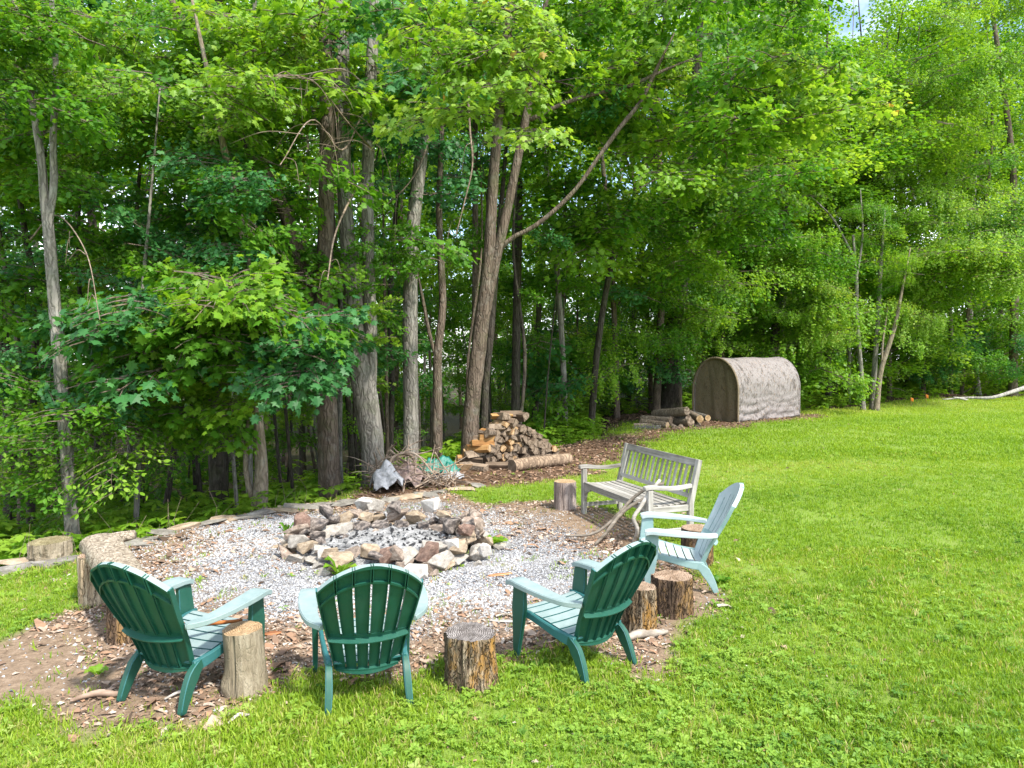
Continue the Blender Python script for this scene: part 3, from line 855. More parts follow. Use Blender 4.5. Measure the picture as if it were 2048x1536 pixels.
for i in range(7):
    y = .25 - i * .076
    beam('seat_slat', (0, y, .432 - .028 * math.sin(math.pi * (i + .6) / 7.2)), (2 * HL - .068 if 0 < i < 6 else 2 * HL - .075, .062, .018), [TX], ben, rot=(R(3 - i), 0, 0))
tl = R(14.5)
beam('top_rail', (0, -.373, .865), (2 * HL - .064, .034, .085), [TX], ben, rot=(tl, 0, 0))
beam('lower_rail', (0, -.278, .50), (2 * HL - .064, .030, .05), [TX], ben, rot=(tl, 0, 0))
for i in range(15):
    x = -HL + .1 + i * (2 * HL - .2) / 14
    beam('back_slat', (x, -.325, .675), (.038, .016, .318), [TZ], ben, rot=(tl, 0, 0), w=.003)

# ------------------------------------------------------------------ stumps
def cut_mat(name, a, b, c, dark=.5):
    m, t, o = nt(name)
    co = t.nodes.new('ShaderNodeTexCoord').outputs['Object']
    w = t.nodes.new('ShaderNodeTexWave'); w.wave_type = 'RINGS'; w.rings_direction = 'Z'
    w.inputs['Scale'].default_value = 22; w.inputs['Distortion'].default_value = 3.5; w.inputs['Detail'].default_value = 3; w.inputs['Detail Scale'].default_value = 2
    t.links.new(co, w.inputs['Vector'])
    n = noise(t, 9, 6, .75, co); n2 = noise(t, 60, 4, .7, co)
    f = math_(t, 'ADD', math_(t, 'MULTIPLY', w.outputs['Fac'], .22), math_(t, 'MULTIPLY', n, .8))
    col = ramp(t, f, [(.35, a), (.52, b), (.72, c)])
    col = mixc(t, ramp(t, n2, [(.55, (0, 0, 0)), (.7, (dark,) * 3)]), col, tuple(.3 * x for x in a))
    bsdf(t, o, col, .9, bump(t, math_(t, 'ADD', f, n2), .5, .008), .15)
    return m
def side_mat(name, stops, crack=.6, patch=None, scale=20):
    m, t, o = nt(name)
    co = t.nodes.new('ShaderNodeTexCoord').outputs['Object']
    n = noise(t, scale, 7, .7, co, (1, 1, .12)); n2 = noise(t, 5, 5, .7, co); n3 = noise(t, 9, 3, .6, co, (1, 1, .05))
    f = math_(t, 'ADD', n, math_(t, 'MULTIPLY', math_(t, 'SUBTRACT', n2, .5), .5))
    col = ramp(t, f, stops)
    if patch:
        col = mixc(t, ramp(t, noise(t, 6, 5, .75, co, (1, 1, .4)), [(.5, (0, 0, 0)), (.62, (.9, .9, .9))]), col, patch)
    vo = t.nodes.new('ShaderNodeTexVoronoi'); vo.feature = 'DISTANCE_TO_EDGE'; vo.inputs['Scale'].default_value = scale * 1.5
    mp = t.nodes.new('ShaderNodeMapping'); mp.inputs['Scale'].default_value = (1, 1, .10)
    wn_ = t.nodes.new('ShaderNodeTexNoise'); wn_.inputs['Scale'].default_value = 9; wn_.inputs['Detail'].default_value = 5
    wv = t.nodes.new('ShaderNodeVectorMath'); wv.operation = 'MULTIPLY_ADD'; wv.inputs[1].default_value = (.09, .09, .3)
    t.links.new(co, wn_.inputs['Vector']); t.links.new(wn_.outputs['Color'], wv.inputs[0]); t.links.new(co, wv.inputs[2])
    t.links.new(wv.outputs[0], mp.inputs['Vector']); t.links.new(mp.outputs[0], vo.inputs['Vector'])
    fis = ramp(t, vo.outputs['Distance'], [(0, (1, 1, 1)), (.10, (0, 0, 0))])
    ck = ramp(t, n3, [(.33, (1, 1, 1)), (.39, (0, 0, 0))])
    ck = mixc(t, 1.0, ck, mixc(t, 1.0, fis, (crack, crack, crack), 'MULTIPLY'), 'LIGHTEN')
    col = mixc(t, math_(t, 'MULTIPLY', ck, crack), col, (.035, .025, .018))
    bsdf(t, o, col, .9, bump(t, math_(t, 'SUBTRACT', n, math_(t, 'MULTIPLY', ck, .8)), 1.0, .03), .15)
    return m
B_GREY = side_mat('bare_grey_wood', [(.28, (.13, .105, .07)), (.5, (.26, .215, .15)), (.72, (.40, .345, .26))], .12)
B_ROT = side_mat('ragged_bark_and_yellow_rot', [(.28, (.05, .036, .025)), (.44, (.19, .135, .085)), (.58, (.38, .30, .21)), (.72, (.50, .43, .34))], .85, (.38, .20, .045), 28)
B_BROWN = side_mat('brown_bark_stump', [(.28, (.035, .025, .018)), (.5, (.14, .092, .062)), (.72, (.33, .24, .165))], .85, (.30, .18, .07), 28)
B_PINK = side_mat('greyish_pink_wood', [(.28, (.17, .13, .11)), (.5, (.31, .25, .22)), (.72, (.45, .39, .35))], .25)
B_PALE = side_mat('pale_bare_wood', [(.28, (.22, .17, .11)), (.5, (.42, .33, .22)), (.72, (.58, .49, .36))], .5)
C_TAN = cut_mat('cut_wood_tan', (.16, .10, .05), (.33, .22, .12), (.46, .35, .22))
C_DARK = cut_mat('cut_wood_dark', (.05, .042, .038), (.14, .125, .115), (.38, .35, .33))
C_BROWN = cut_mat('cut_wood_brown', (.11, .07, .045), (.26, .18, .12), (.42, .33, .25))
C_MOSS = cut_mat('cut_wood_mossy', (.10, .08, .04), (.20, .17, .09), (.33, .29, .18))
def stump(label, u, v, dia, h, mats, seed, flare=.06, rag=.02, tilt=(0, 0), seg=44, group='log stumps around the fire pit', knot=None):
    p = G(u, v); y0 = p.y + dia * .45; p = Vector((p.x * y0 / p.y, y0, hz(p.x, p.y)))
    t = empty('stump', p, 0, label, 'stump', group)
    rg_ = np.random.default_rng(seed); nr = 16
    if rag > .03: seg = 84; nr = 22
    a = np.linspace(0, 2 * math.pi, seg, endpoint=False)
    prof = 1 + .05 * np.cos(a * 2 + rg_.uniform(0, 6)) + .03 * np.cos(a * 3 + rg_.uniform(0, 6)) + .018 * np.cos(a * 7 + rg_.uniform(0, 6)) + .012 * np.cos(a * 13 + rg_.uniform(0, 6))
    ridge = rg_.normal(size=seg) * rag
    plate = noise3(np.stack([np.cos(a) * 3, np.sin(a) * 3], -1), 2.4, seed)
    V = []
    for i in range(nr):
        s = i / (nr - 1); z = -.04 + (h + .04) * s
        r = dia / 2 * (prof + ridge * (.6 + .4 * np.sin(s * 6 + a * 2))) * (1 + flare * (1 - s) ** 3) + rg_.normal(size=seg) * rag * dia * .12
        if rag > .03:
            lim = .35 + .5 * noise3(np.stack([np.cos(a) * 2.2, np.sin(a) * 2.2], -1), 1.5, seed + 3)
            r = r + dia * .035 * ((plate > -.05) * (s > lim) - .5) + dia * .012 * np.sign(np.sin(a * 23 + s * 3))
        if knot is not None:
            da = np.angle(np.exp(1j * (a - knot[0]))); r = r + knot[1] * np.exp(-(da / .35) ** 2) * math.exp(-((z - knot[2]) / .07) ** 2)
        if i == nr - 1: r = r * .985
        V += [(r[k] * math.cos(a[k]) + tilt[0] * z, r[k] * math.sin(a[k]) + tilt[1] * z, z) for k in range(seg)]
    F = [(i * seg + j, i * seg + (j + 1) % seg, (i + 1) * seg + (j + 1) % seg, (i + 1) * seg + j) for i in range(nr - 1) for j in range(seg)]
    link('bark', mesh_from('bark', V, F, [mats[0]], smooth=True), t)
    top = np.array(V[-seg:]); c = top.mean(0); V2 = [tuple(c + np.array([0, 0, .004]))]
    for rr_ in (.35, .7, 1.0):
        V2 += [tuple(c + (q - c) * rr_ + np.array([0, 0, .006 * rg_.normal() * (rr_ < 1)])) for q in top]
    F2 = [(0, 1 + j, 1 + (j + 1) % seg) for j in range(seg)] + [(1 + r_ * seg + j, 1 + (r_ + 1) * seg + j, 1 + (r_ + 1) * seg + (j + 1) % seg, 1 + r_ * seg + (j + 1) % seg) for r_ in range(2) for j in range(seg)]
    link('cut_face', mesh_from('cut_face', V2, F2, [mats[1]], smooth=True), t)
    return t
stump('tall bare grey stump with a knotted foot beside the leftmost green chair', 495, 1396, .245, .385, (B_GREY, C_TAN), 1, .12, .012, (-.07, .0), knot=(3.9, .035, .06))
stump('ragged stump with yellow rotten wood and a blackened flat top', 941, 1384, .315, .33, (B_ROT, C_DARK), 2, .10, .05)
stump('rotting stump half hidden behind the back of the chair angled towards the pit', 1279, 1273, .235, .36, (B_ROT, C_BROWN), 3, .05, .035)
stump('broad brown stump in front of the pale bleached chair', 1344, 1238, .31, .31, (B_BROWN, C_BROWN), 4, .04, .035)
stump('brown stump standing behind the pale bleached chair, by the end of the bench', 1394, 1138, .32, .36, (B_BROWN, C_BROWN), 5, .05, .02)
stump('upright pinkish grey stump at the far end of the wooden bench', 1130, 1024, .31, .37, (B_PINK, C_TAN), 6, .03, .01)
stump('wide low mossy stump at the edge of the trees, beyond the log bench', 101, 1128, .38, .20, (B_GREY, C_MOSS), 7, .10, .05, group=None)
stump('pale split stump holding up the far end of the log bench', 184, 1212, .20, .42, (B_PALE, C_BROWN), 8, .05, .04, group='stumps under the log bench')
stump('short stump holding up the near end of the log bench, behind the leftmost chair', 250, 1292, .22, .33, (B_BROWN, C_TAN), 9, .03, .02, group='stumps under the log bench')
# log bench: half log, crumbling upper face
la, lb = Vector((-3.62, 6.22, .43)), Vector((-2.78, 5.12, .40))
lt = empty('log_bench', (la.x, la.y, 0), 0, 'thick pale log with a crumbling cracked surface laid across two stumps as a bench', 'log bench')
m, t_, o_ = nt('crumbling_log')
co = t_.nodes.new('ShaderNodeTexCoord').outputs['Object']
n1 = noise(t_, 14, 6, .7, co, None, 'Object', 1.2); n2 = noise(t_, 60, 5, .75, co)
vv = t_.nodes.new('ShaderNodeTexVoronoi'); vv.feature = 'DISTANCE_TO_EDGE'; vv.inputs['Scale'].default_value = 26
mpx = t_.nodes.new('ShaderNodeVectorMath'); mpx.operation = 'MULTIPLY_ADD'; mpx.inputs[1].default_value = (.12, .12, .12)
ndx = t_.nodes.new('ShaderNodeTexNoise'); ndx.inputs['Scale'].default_value = 11; ndx.inputs['Detail'].default_value = 6; t_.links.new(co, ndx.inputs['Vector'])
t_.links.new(ndx.outputs['Color'], mpx.inputs[0]); t_.links.new(co, mpx.inputs[2]); t_.links.new(mpx.outputs[0], vv.inputs['Vector'])
ck = ramp(t_, vv.outputs['Distance'], [(.0, (0, 0, 0)), (.09, (1, 1, 1))])
colr = ramp(t_, n1, [(.3, (.20, .155, .11)), (.5, (.38, .315, .235)), (.7, (.54, .47, .375))])
colr = mixc(t_, math_(t_, 'MULTIPLY', math_(t_, 'SUBTRACT', 1.0, ck), .5), colr, (.12, .085, .055))
bsdf(t_, o_, colr, .95, bump(t_, math_(t_, 'ADD', n2, ck), .8, .015), .1)
LOGM = m
d = (lb - la); pts = [la + d * s for s in (-.06, 0, .2, .5, .8, 1.02)]
V, F = tube(pts, [.10, .155, .145, .15, .145, .14], 26, 30, .035, True, 4, 1.0)
V = np.array(V); V += .007 * noise3(V, 16, 3)[:, None]
top = V[:, 2] > .50; V[top, 2] = .50 + (V[top, 2] - .50) * .35
V = V - np.array([la.x, la.y, 0])
link('log', mesh_from('log', V, F, [LOGM], smooth=True), lt)
V, F = tube([la + Vector((.0, .05, .02)), la + Vector((.14, .10, .04)), la + Vector((.24, .12, .06))], [.06, .05, .04], 10, 5, .06)
link('branch_stub', mesh_from('branch_stub', np.array(V) - np.array([la.x, la.y, 0]), F, [LOGM], smooth=True), lt)

# sticks
K_GREY = wood_mat('stick_grey_bark', [(.3, (.10, .085, .065)), (.55, (.25, .215, .175)), (.75, (.40, .36, .31))], 'X', 20, .85, .5)
K_PALE = wood_mat('stick_pale_bark', [(.3, (.22, .20, .17)), (.55, (.42, .39, .35)), (.75, (.58, .55, .50))], 'X', 20, .85, .5)
def stick(name, label, pts, rad, mat, cat='stick', group=None, seed=0, forks=()):
    o0 = Vector(pts[0]); t = empty(name, o0, 0, label, cat, group)
    tube_obj('stem', pts, rad, [mat], t, 8, 26, .07, seed, o0)
    for f in forks: tube_obj('twig', f[0], f[1], [mat], t, 6, 8, .06, seed + 1, o0)
    return t
SG = 'sticks leaning against the garden bench'
stick('long_stick', 'long crooked grey stick on the bench, its dark tip lying furthest out on the gravel', [gp(1132, 1077) + Vector((0, 0, .03)), P(1190, 1066, 7.95), P(1235, 1030, 7.98), P(1262, 1000, 8.06), P(1300, 974, 8.0), P(1328, 966, 7.98)], [.011, .016, .019, .019, .018, .016], K_GREY, group=SG, seed=1, forks=[([P(1176, 1068, 8.03), P(1168, 1082, 7.9)], [.012, .008])])
stick('long_stick', 'smooth grey stick in the middle of those leaning on the bench', [gp(1190, 1093) + Vector((0, 0, .03)), P(1212, 1066, 7.8), P(1233, 1038, 7.85), P(1256, 1016, 7.95), P(1290, 996, 7.98)], [.017, .019, .02, .02, .018], K_GREY, group=SG, seed=2)
stick('long_stick', 'pale kinked stick nearest the bench armrest, its foot behind the green chair', [G(1264, 1092) + Vector((0, 0, .0)), P(1273, 1052, 7.62), P(1267, 1040, 7.65), P(1280, 1016, 7.72), P(1296, 990, 7.8), P(1320, 960, 7.88)], [.019, .022, .024, .022, .023, .019], K_PALE, group=SG, seed=3)
RUST = wood_mat('rusty_brown_stick', [(.3, (.16, .05, .015)), (.6, (.40, .14, .04)), (.8, (.5, .25, .1))], 'X', 20)
ch = Vector((-2.047, 4.405, 0))
def inchair(x, y, z, c=CH1): return c.matrix_basis @ Vector((x, y, z))
stick('orange_stick', 'thin orange brown stick lying across the seat of the leftmost green chair', [inchair(-.20, -.22, .50), inchair(.02, .02, .40), inchair(.235, .24, .375)], [.010, .014, .012], RUST, seed=4)
for k, (u, v, l, rz_, lab) in enumerate([(640, 1350, .0, 0, '')][:0]): pass
BK = wood_mat('dead_bark_strip', [(.3, (.10, .065, .045)), (.55, (.27, .19, .14)), (.75, (.45, .36, .29))], 'X', 20, .9, .5)
GRND = [(1290, 1275, .42, .5, .035, K_GREY, 'grey root like branch lying on bare soil beside the two stumps'), (205, 1398, .34, .35, .022, BK, 'weathered brown branch lying on the soil behind the rear leg of the leftmost chair'), (480, 1440, .16, 1.0, .012, K_PALE, 'pale twig in the weeds below the tall grey stump'),
        (365, 1395, .2, .6, .012, K_PALE, 'thin tan twig lying between the legs of the chair with the stick'),]
for u, v, L, a, r_, mt, lab in GRND:
    p = gp(u, v) + Vector((0, 0, r_ * .7 + .006)); e = Vector((math.cos(a), math.sin(a), 0)) * L
    stick('fallen_stick', lab, [p - e / 2, p - e * .1 + Vector((.01, .03, .01)), p + e * .2, p + e / 2 + Vector((0, -.03, 0))], [r_ * .5, r_, r_ * .9, r_ * .4], mt, seed=int(u))
def bark_slab(label, u, v, L, W, a, mat):
    p = gp(u, v); rg_ = random.Random(u)
    V, F = [], []
    for i in range(9):
        s = i / 8; w = W * (math.sin(math.pi * min(max(s, .06), .95)) ** .5) * rg_.uniform(.8, 1.1)
        for j in range(5):
            q = j / 4 - .5; V.append(((s - .5) * L, q * w, .012 + .05 * W * 4 * (.25 - q * q) + rg_.uniform(0, .004)))
    n9 = len(V); V += [(x, y, z - .008) for x, y, z in V]
    for i in range(8):
        for j in range(4):
            a0 = i * 5 + j; F += [(a0, a0 + 5, a0 + 6, a0 + 1), (a0 + n9, a0 + 1 + n9, a0 + 6 + n9, a0 + 5 + n9)]
    rim = [i * 5 for i in range(9)] + [8 * 5 + j for j in range(1, 5)] + [i * 5 + 4 for i in range(7, -1, -1)] + [3, 2, 1]
    for k in range(len(rim)): a0, b0 = rim[k], rim[(k + 1) % len(rim)]; F.append((b0, a0, a0 + n9, b0 + n9))
    tag(link('bark_piece', mesh_from('bark_piece', V, F, [mat], smooth=True), None, loc=p, rot=(0, 0, a)), label, 'bark piece')
ORB = wood_mat('orange_bark', [(.3, (.18, .07, .03)), (.55, (.38, .17, .08)), (.75, (.5, .3, .16))], 'X', 20, .9, .5)
bark_slab('curled orange brown bark strip on the gravel right of the pit', 1000, 1148, .24, .07, .35, ORB)
bark_slab('pale bark sliver standing out on the dirt between two chairs', 510, 1290, .16, .05, .9, K_PALE)
bark_slab('orange bark flake beside the tall bare stump', 545, 1275, .13, .08, .3, ORB)
bark_slab('long tan bark strip behind the rotten stump with the blackened top', 1010, 1245, .26, .05, -.1, K_PALE)

# ------------------------------------------------------------------ split firewood heap
def split_log_mesh(seed, L=.42):
    rg_ = random.Random(seed); k = rg_.choice([3, 3, 4, 4, 5]); a0 = rg_.uniform(0, 6)
    q = []
    for i in range(k):
        a = a0 + (i + rg_.uniform(-.22, .22)) * 6.283 / k
        r = rg_.uniform(.062, .092); q.append((r * math.cos(a), r * math.sin(a)))
    if rg_.random() < .7:       # one rounded bark side
        (x0, y0), (x1, y1) = q[0], q[1]; q.insert(1, ((x0 + x1) * .5 * 1.6, (y0 + y1) * .5 * 1.6))
    k = len(q); V = [(x, -L / 2, y) for x, y in q] + [(x * rg_.uniform(.85, 1.1), L / 2, y * rg_.uniform(.85, 1.1)) for x, y in q]
    F = [tuple(range(k)), tuple(range(2 * k - 1, k - 1, -1))] + [(i, i + k, (i + 1) % k + k, (i + 1) % k) for i in range(k)]
    me = mesh_from('firewood', V, F, []); bm = bmesh.new(); bm.from_mesh(me)
    bmesh.ops.recalc_face_normals(bm, faces=bm.faces)
    for f in bm.faces: f.material_index = 1 if len(f.verts) == k else (2 if (f.calc_center_median().length > .075 and abs(f.normal.y) < .5) else 0)
    bmesh.ops.bevel(bm, geom=bm.edges[:], offset=.005, segments=1, affect='EDGES', clamp_overlap=True)
    bm.to_mesh(me); bm.free(); return me
W_FRESH = wood_mat('split_wood_orange', [(.25, (.11, .05, .016)), (.5, (.25, .125, .042)), (.75, (.40, .24, .10))], 'Y', 22, .85, .6, .35)
W_OLD = wood_mat('split_wood_grey', [(.25, (.065, .046, .032)), (.5, (.155, .112, .078)), (.75, (.29, .22, .16))], 'Y', 22, .85, .6, .4)
W_BARK = bark_mat('firewood_bark', (.075, .055, .042), (.24, .19, .145), 18)
C_END = cut_mat('log_end', (.075, .055, .038), (.20, .15, .108), (.35, .28, .215), .4)
C_ENDF = cut_mat('log_end_fresh', (.20, .12, .06), (.40, .27, .15), (.52, .40, .26), .4)
SPL = [(split_log_mesh(i), split_log_mesh(i)) for i in range(14)]
for a, b in SPL:
    for m in (W_OLD, C_END, W_BARK): a.materials.append(m)
    for m in (W_FRESH, C_ENDF, W_BARK): b.materials.append(m)
PA = Vector((-1.02, 13.0, 0)); PD = Vector((.87, .49, 0)).normalized(); PNn = Vector((PD.y, -PD.x, 0))
PANG = math.atan2(PD.y, PD.x)
GW = 'split firewood in the tall heap'
nlog = 0
def firewood(s, dep, z, rz, lab, fresh, rg_, tip=0.0, rx=None):
    global nlog
    p = PA + PD * s - PNn * dep
    me = SPL[rg_.randrange(14)][1 if fresh else 0]
    o = link('firewood', me, None, loc=(p.x, p.y, z + hz(p.x, p.y)), rot=(tip, rx if rx is not None else rg_.uniform(0, 6.28), rz))
    sc_ = rg_.uniform(.88, 1.18); o.scale = (sc_, 1.0, sc_)
    tag(o, lab, 'firewood', GW); nlog += 1
    return o
rg = random.Random(12)
ORD = ['first', 'second', 'third', 'fourth', 'fifth', 'sixth', 'seventh', 'eighth', 'ninth', 'tenth', 'eleventh', 'twelfth', 'thirteenth', 'fourteenth', 'fifteenth', 'sixteenth', 'seventeenth', 'eighteenth']
for row in range(10):
    z = .055 + row * .094
    lo = .46 + row * .052; hi = 2.20 - .02 * row - .0125 * row * row
    s = lo + rg.uniform(-.03, .03); kk = 0
    while s < hi:
        fr = rg.random() < .2
        firewood(s, rg.uniform(-.07, .07), z + rg.uniform(-.03, .03), PANG + rg.gauss(0, .16), f"{'orange' if fr else 'grey'} log end, {ORD[kk]} from the left in the {ORD[row]} heap row up", fr, rg, rg.gauss(0, .07))
        s += rg.uniform(.100, .140); kk += 1
for row in range(8):
    z = .06 + row * .095
    for dep, q in ((-.12, 0), (.08, .02)):
        s0 = .02 + row * .092 + rg.uniform(-.05, .05) + q
        if s0 < .95:
            fr = rg.random() < .55
            firewood(s0 + .12, dep, z, PANG + 1.15 + rg.gauss(0, .38), f"{'orange' if fr else 'grey'} lengthwise log, {ORD[row]} up the heap's stepped left end, {'outer' if dep < 0 else 'inner'} one", fr, rg, rg.gauss(0, .09)).scale.y = rg.uniform(.7, 1.05)
for i in range(9):       # loose pieces spilled at the foot and on top
    s, dep, z = [(-.02, -.25, .06), (.25, -.38, .05), (.62, -.42, .05), (1.0, -.36, .05), (.95, .0, .95), (1.16, .02, .98), (1.28, -.02, .92), (-.15, -.1, .05), (2.25, -.1, .06)][i]
    labs = ['split log lying at the left foot of the firewood heap', 'split log fallen on the litter before the left side of the firewood heap', 'split log fallen flat before the middle of the heap', 'split log lying between the heap and the long log in front of it',
            'large pale orange split log on the very top left of the heap', 'rounded grey log lying on the crest of the firewood heap', 'split log on the crest, right of the rounded grey one', 'reddish log rolled out furthest left of the heap', 'small log rolled off the right foot of the heap']
    o = firewood(s, dep, z, PANG + [1.3, .4, 1.0, .2, 1.35, 1.1, .3, .9, .5][i], labs[i], i in (0, 4, 7), rg)
p0, p1 = gp(1024, 945) + Vector((0, 0, .1)), gp(1137, 927) + Vector((0, 0, .11))
BIGB = bark_mat('pale_peeling_bark', (.16, .11, .075), (.42, .31, .215), 9)
def round_log(name, label, a, b, r0, r1, bark, end, group=None, seed=0, cat='log', rough=.04):
    a, b = Vector(a), Vector(b)
    t = empty(name, a, 0, label, cat, group)
    V, F = tube([a, a.lerp(b, .3) + Vector((0, 0, .01)), a.lerp(b, .7), b], [r0, (r0 + r1) / 2, (r0 + r1) / 2, r1], 14, 9, rough, False, seed)
    V = np.array(V) - np.array(a)
    link('bark', mesh_from('bark', V, F, [bark], smooth=True), t)
    for q in (0, 1):
        ringv = V[:14] if q == 0 else V[-14:]
        link('cut_face', mesh_from('cut_face', [tuple(x) for x in ringv], [tuple(range(14)) if q else tuple(reversed(range(14)))], [end]), t)
    return t
round_log('fallen_log', 'long peeling log lying on the litter in front of the firewood heap', p0, p1, .115, .105, BIGB, C_END, seed=3)

# heap of round logs beside the camouflage shelter
LB = bark_mat('round_log_bark', (.13, .095, .07), (.37, .30, .225), 12, 0, .2)
LB2 = bark_mat('round_log_bark_grey', (.10, .09, .08), (.27, .25, .22), 12, .1, .3)
GL = 'round logs heaped beside the camouflage shelter'
LG = [  # (u0, v0, u1, v1, Y0, Y1, radius, label)
    (1266, 861, 1322, 858, 20.4, 20.2, .11, 'greenish grey log at the very bottom front of the round log heap'),
    (1268, 852, 1330, 853, 20.9, 20.6, .08, 'thin log second from the ground at the left of the round log heap'),
    (1283, 845, 1335, 851, 21.1, 20.4, .10, 'log with a pale cut end above the thin one in the round log heap'),
    (1284, 838, 1342, 841, 21.3, 20.6, .10, 'tan log at mid height on the left of the round log heap'),
    (1308, 829, 1374, 822, 21.6, 20.6, .125, 'thick tan log on the very top of the round log heap'),
    (1316, 834, 1345, 832, 21.6, 21.0, .09, 'short log wedged under the thick top log'),
    (1345, 829, 1372, 827, 21.6, 20.9, .07, 'small grey log right under the thick top log'),
    (1346, 836, 1377, 836, 21.5, 20.6, .09, 'grey log with a round pale end in the middle of the round log heap'),
    (1347, 846, 1382, 845, 21.2, 20.4, .12, 'fat tan log low in the middle of the round log heap'),
    (1374, 826, 1400, 838, 21.8, 20.4, .105, 'steeply tilted log sloping down to the right of the round log heap'),
    (1388, 829, 1416, 836, 21.9, 20.6, .085, 'silvery log end sticking out nearest the shelter'),
    (1338, 852, 1352, 860, 21.0, 20.1, .11, 'log pointing straight out of the bottom of the round log heap'),
    (1365, 850, 1360, 858, 21.2, 20.2, .09, 'short log pointing out at the bottom right of the round log heap'),
    (1388, 842, 1394, 856, 21.6, 20.5, .13, 'dark log standing half upright at the right of the round log heap')]
for i, (u0, v0, u1, v1, Y0, Y1, r_, lab) in enumerate(LG):
    round_log('round_log', lab, P(u0, v0, Y0), P(u1, v1, Y1), r_ * 1.1, r_, [LB, LB2][i in (0, 6, 7, 10)], C_ENDF if i in (2, 9, 10) else C_END, GL, 20 + i, 'log', .05)

# ------------------------------------------------------------------ debris heap: tarps and dead branches
def tarp_mat(name, a, b, rough=.35):
    m, t, o = nt(name); n = noise(t, 5, 6, .7); n2 = noise(t, 22, 4, .6)
    bsdf(t, o, ramp(t, n, [(.3, a), (.7, b)]), rough, bump(t, math_(t, 'ADD', n, math_(t, 'MULTIPLY', n2, .5)), 1.0, .03), .5)
    return m
def cloth(name, label, c, size, hgt, mat, seed, hang=None):
    n = 34; g = np.linspace(-1, 1, n); X, Y = np.meshgrid(g, g)
    Pn = np.stack([X * 2.2, Y * 2.2], -1)
    z = hgt * np.exp(-(X ** 2 + Y ** 2) * 1.1) + .10 * noise3(Pn, 1.6, seed) + .035 * np.abs(noise3(Pn, 5, seed + 1))
    ex = 1 + .12 * noise3(Pn, 1.2, seed + 2)
    V = np.stack([X * size[0] * ex, Y * size[1] * ex, np.maximum(z, .012 + .01 * np.abs(X))], -1).reshape(-1, 3)
    F = [(i * n + j, i * n + j + 1, (i + 1) * n + j + 1, (i + 1) * n + j) for i in range(n - 1) for j in range(n - 1)
         if (X[i, j] ** 2 + Y[i, j] ** 2 + .25 * math.sin(5 * math.atan2(Y[i, j], X[i, j]) + seed)) < 1.15]
    o = link(name, mesh_from(name, V, F, [mat], smooth=True), None, loc=c)
    sm = o.modifiers.new('thickness', 'SOLIDIFY'); sm.thickness = .006
    return tag(o, label, 'tarp')
T_GREEN = tarp_mat('green_tarp', (.008, .11, .082), (.03, .21, .16))
T_SILV = tarp_mat('silver_tarp', (.15, .155, .165), (.40, .41, .44))
T_BRN = tarp_mat('brown_tarp', (.13, .085, .075), (.34, .25, .22), .6)
c = gp(858, 962) + Vector((.1, .35, 0)); cloth('green_tarp', 'crumpled bright green tarp under the dead branches, right of the grey one', (c.x, c.y, c.z), (.40, .28), .32, T_GREEN, 3)
c = gp(772, 984) + Vector((.0, .12, 0)); cloth('silver_tarp', 'crumpled silver grey tarp hanging out at the left foot of the brush heap', (c.x, c.y, c.z), (.26, .24), .40, T_SILV, 8)
c = gp(800, 980) + Vector((.05, .35, 0)); cloth('brown_tarp', 'dull brown tarp bunched up in the middle of the brush heap', (c.x, c.y, c.z), (.42, .30), .34, T_BRN, 5)
c = gp(895, 962) + Vector((0, .15, 0)); cloth('silver_tarp', 'small flat grey tarp scrap at the right end of the brush heap', (c.x, c.y, c.z), (.26, .16), .10, T_SILV, 12)
K_DEAD = wood_mat('dead_branch_bark', [(.3, (.10, .075, .055)), (.55, (.24, .18, .135)), (.75, (.38, .31, .25))], 'X', 20, .9, .5)
HEAP = [((765, 972), (790, 912), (822, 905), (868, 948), .02), ((765, 940), (782, 895), (792, 888), (792, 884), .02), ((800, 905), (825, 915), (832, 940), (833, 965), .028), ((802, 970), (820, 945), (850, 945), (870, 980), .026),
        ((806, 985), (815, 955), (835, 948), (862, 955), .016), ((870, 905), (885, 930), (900, 950), (908, 968), .014), ((770, 935), (800, 915), (850, 905), (880, 895), .014), ((790, 985), (800, 960), (805, 940), (812, 920), .018),
        ((830, 975), (850, 965), (880, 950), (905, 945), .015), ((760, 985), (757, 950), (752, 920), (748, 905), .02), ((780, 900), (810, 925), (850, 950), (878, 962), .02), ((815, 980), (835, 960), (845, 950), (880, 972), .014),
        ((812, 900), (822, 890), (835, 884), (846, 880), .012), ((890, 975), (915, 955), (930, 950), (945, 958), .012)]
HLAB = ['long bent dead branch across the front of the brush heap', 'forked dead branch poking up at the top left of the brush heap', 'curved branch drooping over the middle of the brush heap', 'low bow shaped branch at the front foot of the brush heap',
        'thin branch crossing the low bow shaped one', 'thin straight stick leaning right of the green tarp', 'long twig laid across the top of both tarps', 'stubby branch standing among the tarps', 'branch lying low between the tarps and the firewood', 'straight branch standing at the left edge against the double trunk',
        'long diagonal branch running down across the brush heap', 'low diagonal branch at the right foot of the brush heap', 'small twig sticking out above the brush heap', 'small branch lying apart toward the firewood heap']
for i, (a, b, c_, d_, r_) in enumerate(HEAP):
    Y = 11.0 + (i % 4) * .14
    pts = [P(*a, Y - .1), P(*b, Y + .1), P(*c_, Y + .05), P(*d_, Y - .05)]
    g0 = min(p.z for p in pts)
    stick('dead_branch', HLAB[i], pts, [r_, r_ * .9, r_ * .75, r_ * .4], K_DEAD, 'branch', 'dead branches on the brush heap', 40 + i)
